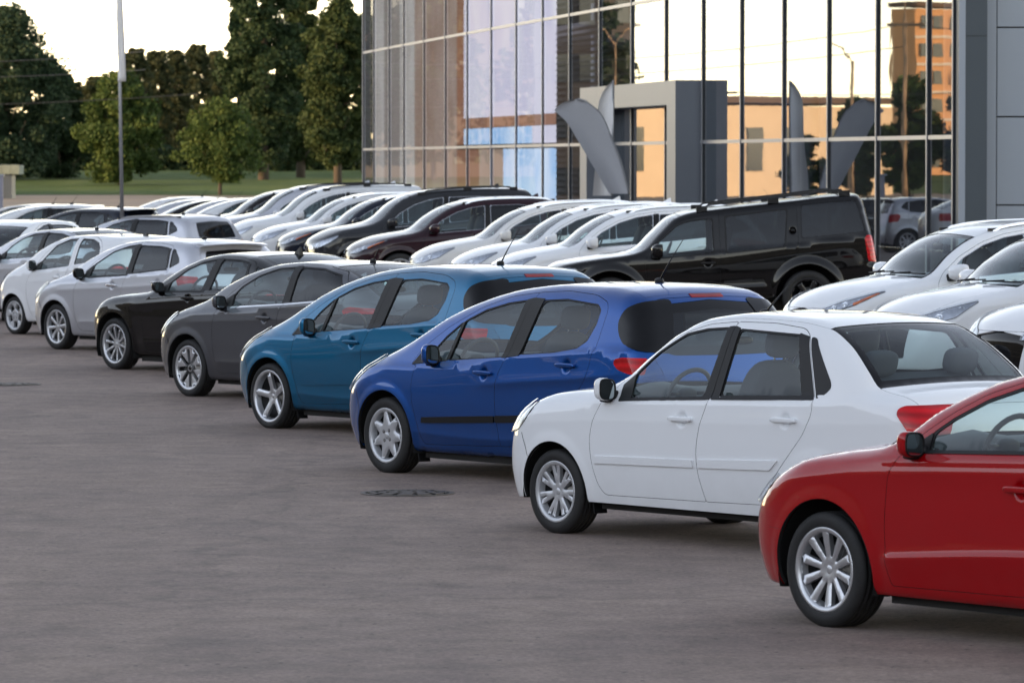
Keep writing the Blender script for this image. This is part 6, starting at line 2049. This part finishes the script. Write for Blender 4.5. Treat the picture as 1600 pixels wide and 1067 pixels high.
def tree(name, px, d, top_y, width_px, kind, label, base_frac=.12, group=None, seed=1, base_z=None, share=None):
    x = (px - 800) / 7500. * d
    z0 = zground(x, d) if base_z is None else base_z
    top = 2.52 - (top_y - 255) * d / 7500.
    H = top - z0
    rad = width_px / 2 * d / 7500.
    mat, shape, n, leaf, clumps = kind
    root = empty(name, None, (x, d, z0))
    root.rotation_euler = (0, 0, seed * 1.7)
    tagged(root, label, 'tree', group)
    if share is not None and share in TREES:
        (cm, tm), (H0, r0) = TREES[share]
        s = (rad / r0, rad / r0, H / H0)
        c = link('crown', cm, root); c.scale = s
        t = link('trunk', tm, root); t.scale = s
        c.rotation_euler = (0, 0, seed)
    else:
        me = crown_mesh('crown', mat, H, rad, H * base_frac, n, leaf, seed, shape, clumps)
        tm = trunk_geo(H, max(.12, H * .02), H * base_frac, rad, seed).mesh('trunk')
        link('crown', me, root); link('trunk', tm, root)
        if share is not None:
            TREES[share] = ((me, tm), (H, rad))
    return root
WILLOW = ('leaf_willow', 'oval', 60000, .19, 220)
tree('willow_tree', 12, 430, 24, 190, WILLOW, 'large dark willow with a broad drooping crown at the left edge of the photo', .03, seed=3)
tree('broadleaf_tree', 92, 440, 118, 110, ('leaf_dark', 'oval', 22000, .19, 90), 'dark round tree between the big willow and the light green maple', .03, seed=5)
tree('maple_tree', 188, 400, 122, 122, ('leaf_maple', 'oval', 26000, .165, 110), 'light green maple standing directly behind the flagpole', .05, seed=7)
RUST = ('leaf_rust', 'tall', 34000, .17, 300)
for i, (px, top, w) in enumerate([(212, 78, 50), (246, 84, 46), (276, 82, 44), (308, 72, 48), (338, 84, 42), (150, 122, 60), (122, 130, 44)]):
    tree('thin_tree', px, 600 + 9 * i, top, w, RUST, ['thin tree with sparse orange tinted crown just right of the flagpole', 'thin tree with warm tinted crown, second from the flagpole', 'thin warm tinted tree midway between the flagpole and the tall dark trees', 'tallest of the thin warm tinted trees beyond the lawn', 'thin warm tinted tree touching the tall dark trees', 'distant low tree with a warm top left of the flagpole', 'small distant tree with a warm top beside the dark willow'][i], .12, 'thin warm tinted trees beyond the lawn', seed=11 + i, share='rust%d' % (i % 3))
tree('young_tree', 344, 350, 164, 124, ('leaf_maple', 'oval', 22000, .13, 110), 'young tree with a slim bare trunk standing alone at the front of the lawn', .20, seed=23)
tree('tall_tree', 412, 430, -75, 120, ('leaf_dark', 'oval', 50000, .19, 200), 'tallest dark green tree, its top cut by the upper edge of the photo', .06, seed=29)
tree('tall_tree', 372, 470, 20, 70, ('leaf_dark', 'cone', 20000, .19, 90), 'pointed dark green tree on the left flank of the tallest tree', .05, seed=31)
tree('tall_tree', 470, 445, -20, 96, ('leaf_olive', 'oval', 34000, .19, 140), 'tall olive tree between the tallest tree and the showroom corner', .10, seed=37)
tree('tall_tree', 528, 400, 4, 120, ('leaf_olive', 'oval', 50000, .175, 190), 'broad olive brown tree touching the left corner of the showroom', .12, seed=41)
tree('tall_tree', 570, 480, 30, 90, ('leaf_dark', 'oval', 20000, .19, 100), 'dark tree partly hidden by the left corner of the showroom', .08, seed=43)
tree('tall_tree', 436, 500, 120, 90, ('leaf_dark', 'oval', 18000, .2, 80), 'low dark tree in the shade under the tallest tree', .02, seed=47)
# undergrowth and far wood
def thicket(name, px0, px1, d, h, mat, seed):
    rng = np.random.default_rng(seed)
    x0, x1 = (px0 - 800) / 7500. * d, (px1 - 800) / 7500. * d
    me = crown_mesh(name, mat, h, 1., .0, 10, .3, seed)
    n = int((x1 - x0) * h * 130)
    P = np.stack([rng.uniform(x0, x1, n), d + rng.normal(0, 2.5, n), np.zeros(n)], 1)
    hh = h * (.82 + .12 * np.sin(P[:, 0] * .8 + seed) + .10 * np.sin(P[:, 0] * 2.3))
    P[:, 2] = np.array([zground(a, b) for a, b in P[:, :2]]) + np.maximum(.1, hh) * rng.random(n) ** .85
    a = rng.normal(size=(n, 3)); a /= np.linalg.norm(a, axis=1, keepdims=True)
    b = np.cross(a, rng.normal(size=(n, 3))); b /= np.linalg.norm(b, axis=1, keepdims=True)
    s = .3
    V = np.stack([P - a * s, P + b * s * .6, P + a * s, P - b * s * .6], 1).reshape(-1, 3)
    me = bpy.data.meshes.new(name)
    me.from_pydata(V.tolist(), [], np.arange(n * 4).reshape(-1, 4).tolist())
    me.materials.append(M[mat])
    o = bpy.data.objects.new(name, me); C.objects.link(o)
    o['kind'] = 'stuff'; o['label'] = 'dark undergrowth along the far edge of the lawn' if name == 'undergrowth' or mat == 'leaf_dark' else 'dim woodland undergrowth beneath the warm tinted trees'
    return o
thicket('undergrowth', -40, 640, 520, 3.4, 'leaf_dark', 3)
thicket('woodland_edge', 60, 420, 650, 9.5, 'leaf_olive', 9)
for i, (px, py, w) in enumerate([(262, 258, 30), (323, 284, 9), (420, 270, 26)]):
    pass
# ------------------------------------------------------------------ the far side of the street, seen mirrored in the showroom glass, plus added light blockers
M['brick_orange'] = simple('orange_brick', (.62, .32, .14), .85, var=.12, scale=1.5)
M['plaster_ochre'] = simple('ochre_plaster', (.74, .56, .36), .85, var=.1, scale=.6)
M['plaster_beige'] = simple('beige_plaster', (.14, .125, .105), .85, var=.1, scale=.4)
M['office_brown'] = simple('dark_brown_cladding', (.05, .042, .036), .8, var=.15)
M['band_pale'] = simple('pale_floor_band', (.62, .54, .44), .8)
M['roof_brown'] = simple('brown_roof', (.12, .075, .05), .8)
M['win_dark'] = simple('window_glass_dark', (.03, .035, .04), .08)
M['wood_pole'] = simple('weathered_pole', (.30, .21, .13), .9, var=.3, scale=3.)
def block(name, cx, cy, L, D, H, rot, mat, floors, cols, label, cat, roof='roof_brown', bands=True):
    z0 = zground(cx, cy)
    root = empty(name, None, (cx, cy, z0)); root.rotation_euler = (0, 0, R(rot))
    tagged(root, label, cat)
    g = Geo(); boxn(g, (0, D / 2, H / 2 - .3), (L, D, H + .6), mat); g.obj('wall', root, smooth=False)
    g = Geo(); boxn(g, (0, D / 2, H + .45), (L + .5, D + .5, .5), roof); g.obj('roof', root, smooth=False)
    wm = None
    fh = H / floors
    for f in range(floors):
        if bands and f:
            g = Geo(); boxn(g, (0, -.06, f * fh), (L + .06, .14, .28), 'band_pale'); g.obj('floor_band', root, smooth=False)
        for c in range(cols):
            x = -L / 2 + L * (c + .5) / cols
            if wm is None:
                g = Geo(); boxn(g, (0, 0, 0), (min(1.5, L / cols * .5), .12, fh * .48), 'win_dark'); wm = g.mesh('window', smooth=False)
            link('window', wm, root, (x, -.04, f * fh + fh * .52))
    return root
block('apartment_block', -168, 460, 22, 4, 17.0, -14, 'brick_orange', 6, 9, 'orange brick apartment block with pale bands, mirrored in the rightmost panes', 'apartment block')
block('low_hall', -86, 333.5, 30, 14, 6.6, -14, 'plaster_ochre', 1, 7, 'long low ochre hall with brown roof, mirrored beside the portal', 'hall', bands=False)
block('long_block', -82, 30, 230, 14, 20.0, 90, 'plaster_beige', 6, 40, 'long beige block mirrored in the car sides', 'apartment block')  # unseen; made long, tall and dark to keep low sun off the lot
block('dark_office', -38.8, 248.2, 3.4, 8, 15.0, 12, 'office_brown', 5, 2, 'narrow dark brown office block mirrored in the blind covered panes', 'office block', bands=False)
block('dark_warehouse', -97, 447, 44, 10, 23.0, -12, 'office_brown', 5, 9, 'dark warehouse beyond the left edge, mirrored in the left bays of the showroom', 'warehouse', bands=False)  # invented dark mass; its reflection darkens the left bays and hides sky gaps
block('street_block', 10, -70, 190, 14, 13.0, 180, 'plaster_beige', 4, 30, 'long grey beige block behind the camera, mirrored in the black offroader', 'apartment block')  # added out of view to cut horizon glow on and under the cars
MIRT = ('leaf_maple', 'oval', 7000, .22, 60)
def rtree(x, y, H, rad, seed, label, kind=MIRT, share='m'):
    root = empty('street_tree', None, (x, y, zground(x, y))); root.rotation_euler = (0, 0, seed * 1.3)
    tagged(root, label, 'tree', 'street trees mirrored in the showroom glass')
    if share in TREES:
        (cm, tm), (H0, r0) = TREES[share]
    else:
        cm = crown_mesh('crown', kind[0], H, rad, H * .12, kind[2], kind[3], seed, kind[1], kind[4]); tm = trunk_geo(H, .16, H * .12, rad, seed).mesh('trunk')
        TREES[share] = ((cm, tm), (H, rad)); H0, r0 = H, rad
    for nm, me in (('crown', cm), ('trunk', tm)):
        o = link(nm, me, root); o.scale = (rad / r0, rad / r0, H / H0)
for i, (x, y, H, r) in enumerate([(-73.5, 283.5, 6.2, 1.8), (-76.5, 281, 7.4, 2.2), (-80.5, 280, 6.6, 2.0), (-85, 279, 7.2, 2.4), (-70.5, 286, 4.0, 1.5)]):
    rtree(x, y, H, r, 60 + i, '%s street tree mirrored in the right panes, %s' % (['middling', 'large', 'fair', 'big', 'small'][i], ['left of the biggest crown', 'the tallest crown behind the pole', 'under the apartment block', 'farthest to the right', 'the lowest one by the hall'][i]))
# a belt of tall trees going on to the left of the picture, it shades the wood in view
for i in range(3):
    x = -72 - 12 * i; y = 425 + 9 * math.sin(i * 2.1) - 2 * i
    rtree(x, y, 19 + 3 * math.sin(i * 1.3), 7.5, 80 + i, 'tall dark belt tree mirrored in the left bays, %s from the showroom corner' % ['first', 'second', 'third'][i], ('leaf_dark', 'round', 9000, .45, 80), 'belt')
def lamp_post(name, x, y, H, arms, label, mat='wood_pole', cat='lamp post'):
    root = empty(name, None, (x, y, zground(x, y)))
    tagged(root, label, cat)
    g = Geo(); tube(g, [(0, 0, 0), (0, 0, H * .5), (0, 0, H)], [.13, .10, .07], mat, 10); g.obj('pole', root)
    for a in arms:
        c, s = math.cos(R(a)), math.sin(R(a))
        g = Geo(); tube(g, [(0, 0, H - .1), (c * .7, s * .7, H + .7), (c * 1.7, s * 1.7, H + 1.0)], [.05, .04, .035], mat, 8); g.obj('lamp_arm', root)
        g = Geo(); blob(g, (c * 2.0, s * 2.0, H + 1.0), (.7, .28, .18), 'clad', rotz(R(a)), .8, 7); g.obj('lamp_head', root)
    return root
lamp_post('street_lamp', -43, 252, 9.0, (160, -20), 'double armed street lamp mirrored in the panes above the portal')
lamp_post('street_lamp', -52.9, 237.2, 7.8, (70,), 'single armed street lamp mirrored in the upper middle panes')
g_ = lamp_post('utility_pole', -51.6, 226.8, 10.5, (), 'thick wooden utility pole mirrored before the orange apartment block', cat='utility pole')
g = Geo(); boxn(g, (0, 0, 9.4), (1.8, .12, .14), 'wood_pole', rotz(R(25))); g.obj('crossarm', g_, smooth=False)
g_ = lamp_post('utility_pole', -63.5, 286.9, 7.2, (), 'utility pole with a crossarm and transformer mirrored right of the portal', cat='utility pole')
g = Geo(); boxn(g, (0, 0, 6.9), (3.4, .14, .16), 'wood_pole', rotz(R(25))); g.obj('crossarm', g_, smooth=False)
g = Geo(); boxn(g, (.1, -.3, 6.1), (.6, .5, .9), 'clad'); g.obj('transformer', g_, smooth=False)
M['wire'] = simple('power_line', (.05, .045, .04), .7)
def wire(a, b, sag, label):
    a = np.array(a); b = np.array(b)
    pts = [a + (b - a) * t - np.array([0, 0, sag * 4 * t * (1 - t)]) for t in np.linspace(0, 1, 20)]
    g = Geo(); tube(g, pts, .022, 'wire', 5)
    tagged(g.obj('power_line'), label, 'power line', 'power lines mirrored in the showroom glass')
zz = lambda x, y, h: (x, y, zground(x, y) + h)
wire(zz(-20, 262, 8.6), zz(-51.6, 226.8, 9.4), 1.3, 'topmost sagging power line running left from the thick utility pole')
wire(zz(-20, 262, 7.6), zz(-51.6, 226.8, 8.3), 1.0, 'lower sagging power line running left from the thick utility pole')
wire(zz(-20, 305, 6.9), zz(-63.5, 286.9, 6.9), .9, 'sagging power line that ends at the pole with the transformer')
wire(zz(-63.5, 286.9, 7.0), zz(-90, 255, 8.4), .9, 'sagging power line going right from the pole with the transformer')
wire(zz(-51.6, 226.8, 9.4), zz(-80, 200, 9.4), 1.0, 'sagging power line going right from the thick utility pole')
# ------------------------------------------------------------------ park the cars
def place_car(root, x, y, h, label=None, cat=None, group=None, sink=0.):
    a = R(90 + h)
    fw = np.array([math.cos(a), math.sin(a)]); lf = np.array([-math.sin(a), math.cos(a)])
    wb2 = root['front']
    zf = zground(x + fw[0] * wb2, y + fw[1] * wb2); zr = zground(x - fw[0] * wb2, y - fw[1] * wb2)
    zl = zground(x + lf[0] * .75, y + lf[1] * .75); zq = zground(x - lf[0] * .75, y - lf[1] * .75)
    X = Vector((fw[0], fw[1], (zf - zr) / (2 * wb2))).normalized()
    Y = Vector((lf[0], lf[1], (zl - zq) / 1.5)).normalized()
    Z = X.cross(Y).normalized(); Y = Z.cross(X)
    m = Matrix((X, Y, Z)).transposed()
    root.location = (x, y, (zf + zr) / 2 - sink)
    root.rotation_euler = m.to_euler()
    if label:
        tagged(root, label, cat or 'car', group)
    if 'front' in root.keys() and label:
        pass
    return root

def copy_tree(o, parent=None, swap=None):
    c = o.copy()
    C.objects.link(c)
    c.parent = parent
    if swap and c.type == 'MESH':
        for i, sl_ in enumerate(c.material_slots):
            if sl_.material and sl_.material.name in swap:
                new = M[swap[sl_.material.name]]
                sl_.link = 'OBJECT'
                sl_.material = new
    for ch in list(o.children):
        copy_tree(ch, c, swap)
    return c
PM = lambda a, b: {M[a].name: b}
ROW1 = 'cars parked diagonally in the front row'
ROW2 = 'cars parked nose out in the row along the showroom'
FAR = 'cars parked at the far end of the lot'
def sub(s, **kw):
    d = dict(s); d.update(kw); return d

c = build_car(SPEC['red_sedan'], 'red_sedan'); place_car(c, 3.21, 25.56, 38.5, 'glossy red sedan nearest the camera, cut by the right edge of the photo', 'car', ROW1)
c = build_car(SPEC['white_sedan'], 'white_sedan'); place_car(c, 1.765, 32.149, 39, 'white four door sedan between the red sedan and the royal blue hatchback', 'car', ROW1)
blue = build_car(SPEC['blue_hatch'], 'blue_hatchback'); place_car(blue, .47, 38.57, 38, 'royal blue hatchback with black side mouldings and star shaped hub caps', 'car', ROW1)
def blue_b():
    c = copy_tree(blue, None, PM('paint_royal', 'paint_teal'))
    c.name = 'blue_hatchback'
    ty, rm, _ = make_wheel('five_spoke')
    for ch in c.children_recursive:
        if ch.name.startswith('tyre'): ch.data = ty
        if ch.name.startswith('rim'): ch.data = rm
        if ch.name.startswith('side_moulding'):
            ch.material_slots[0].link = 'OBJECT'; ch.material_slots[0].material = M['paint_teal']
    return c
place_car(blue_b(), -.80, 45.15, 38.5, 'teal blue hatchback with body coloured mouldings and five spoke alloy wheels', 'car', ROW1)
grey = build_car(SPEC['grey_sedan'], 'grey_sedan'); place_car(grey, -2.05, 51.42, 39.5, 'graphite grey sedan with black slotted silver wheels and chrome window line', 'car', ROW1)
c = build_car(SPEC['black_sedan'], 'black_sedan'); place_car(c, -3.28, 58.15, 40, 'shiny black sedan between the graphite sedan and the silver hatchback', 'car', ROW1)
silver = build_car(SPEC['silver_hatch'], 'silver_hatchback'); place_car(silver, -4.71, 64.54, 40, 'silver hatchback with a roof spoiler and dark tinted rear side windows', 'car', ROW1)
c = build_car(SPEC['small_hatch'], 'small_hatchback'); place_car(c, -5.99, 70.27, 39, 'small white hatchback with rounded body coloured window frames behind the silver hatchback', 'car', ROW1)
c = copy_tree(grey, None, PM('paint_grey', 'paint_silver')); c.name = 'silver_sedan'
place_car(c, -7.12, 76.37, 39, 'silver sedan cut by the left photo edge, behind the small white hatchback', 'car', ROW1)

suv = build_car(SPEC['black_suv'], 'black_offroader'); place_car(suv, 2.85, 70.14, 91, 'tall boxy black offroader with roof rails in front of the showroom', 'car', ROW2)
near = build_car(SPEC['crossover_near'], 'white_crossover'); place_car(near, 5.39, 55.72, 111, 'white crossover with amber headlamp corner, farthest back of the three at right', 'car', ROW2)
clear = build_car(SPEC['crossover_clear'], 'white_crossover'); place_car(clear, 6.07, 52.01, 112, 'white crossover in the middle of the three at right, clear headlamp', 'car', ROW2)
c = copy_tree(clear); c.name = 'white_crossover'; place_car(c, 6.80, 48.37, 116, 'white crossover at the right edge, only bonnet corner and dark grille visible', 'car', ROW2)
M['paint_cream'] = paint('paint_warm_white', (.66, .65, .63), .1, 0., .4)
wh = build_car(SPEC['crossover_white'], 'white_crossover'); place_car(wh, 1.84, 74.93, 97, 'white crossover directly beside the black offroader, with a big white door mirror', 'car', ROW2)
c = copy_tree(wh); place_car(c, 1.22, 78.24, 98, 'middle one of three white crossovers between black offroader and maroon crossover', 'car', ROW2)
c = copy_tree(wh, None, PM('paint_pearl', 'paint_cream')); place_car(c, .48, 82.21, 98, 'white crossover parked right next to the maroon crossover', 'car', ROW2)
mar = build_car(SPEC['crossover'], 'maroon_crossover'); place_car(mar, -.88, 89.49, 100, 'dark maroon crossover with chrome window line and amber headlamp corner', 'car', ROW2)
tall = build_car(SPEC['tall_suv'], 'grey_offroader'); place_car(tall, -1.72, 94.43, 99, 'tall dark grey offroader with black roof rails behind the maroon crossover', 'car', ROW2)
c = copy_tree(mar, None, PM('paint_maroon', 'paint_navy')); c.name = 'dark_crossover'; place_car(c, -2.6, 98.72, 99, 'near black crossover with a chrome window arch beside the tall grey offroader', 'car', ROW2)
c = copy_tree(wh); place_car(c, -3.34, 102.69, 99, 'white crossover between the near black one and the tall white offroader', 'car', ROW2)
c = copy_tree(tall, None, PM('paint_steel', 'paint_white')); c.name = 'white_offroader'; place_car(c, -4.07, 107.01, 99, 'tall white offroader with roof rails in the far half of the row', 'car', ROW2)
c = copy_tree(tall, None, PM('paint_steel', 'paint_silver')); c.name = 'silver_offroader'; place_car(c, -4.76, 110.73, 99, 'tall silver offroader beside the tall white one', 'car', ROW2)
c = copy_tree(mar, None, PM('paint_maroon', 'paint_black')); c.name = 'black_crossover'; place_car(c, -5.7, 115.76, 99, 'black crossover with bright headlamp beside the silver offroader, far row end', 'car', ROW2)

far = [('grey', 'white_sedan', 'paint_white', 240, 121.5, 'white sedan far off behind the black crossover, first of the distant group'),
       ('silver', 'silver_hatchback', 'paint_silver', 217, 127, 'distant silver hatchback with a light windscreen, second behind the black crossover'),
       ('silver', 'black_hatchback', 'paint_black', 190, 132, 'distant black hatchback between two silver cars beyond the wagon'),
       ('grey', 'silver_blue_sedan', 'paint_silver', 170, 138, 'distant pale silver sedan, last but one before the lawn'),
       ('silver', 'white_hatchback', 'paint_pearl', 150, 144, 'distant white hatchback, farthest of the cars in front of the lawn')]
SRC = {'grey': (grey, 'paint_grey'), 'silver': (silver, 'paint_silver')}
for src, nm, pt, px, d, lab in far:
    o, pn0 = SRC[src]
    c = copy_tree(o, None, PM(pn0, pt)); c.name = nm
    place_car(c, (px - 800) / 7500. * d + 2.2, d + .3, 98, lab, 'car', FAR)
c = copy_tree(silver, None, PM('paint_silver', 'paint_white')); c.name = 'white_hatchback'
place_car(c, -8.95, 85.0, 158, 'white hatchback facing the camera, dark windscreen, at the left photo edge', 'car', FAR)
wag = build_car(stretch(sub(SPEC['silver_hatch'], grid=.07, rails=(-1.25, -2.6, .03, 'alu'), paint='paint_silver'), 1.10, 1.0, .8), 'silver_wagon')
place_car(wag, -7.1, 92.5, 52, 'long silver wagon with roof rails behind the small white hatchback', 'car', FAR)
c = copy_tree(silver, None, PM('paint_silver', 'paint_navy')); c.name = 'navy_hatchback'
place_car(c, -9.4, 106.0, 55, 'dark navy hatchback with a pale roof edge left of the flagpole', 'car', FAR)
c = copy_tree(silver, None, PM('paint_silver', 'paint_pearl')); c.name = 'white_hatchback'
place_car(c, -11.3, 113.0, 100, 'white hatchback half hidden behind the navy hatchback left of the flagpole', 'car', FAR)
c = copy_tree(grey, None, PM('paint_grey', 'paint_cream')); c.name = 'cream_sedan'
place_car(c, -12.0, 118.0, 60, 'cream coloured sedan far off beside the grey post at the left edge', 'car', FAR)
for o in bpy.data.objects:
    if 'front' in o.keys():
        del o['front']
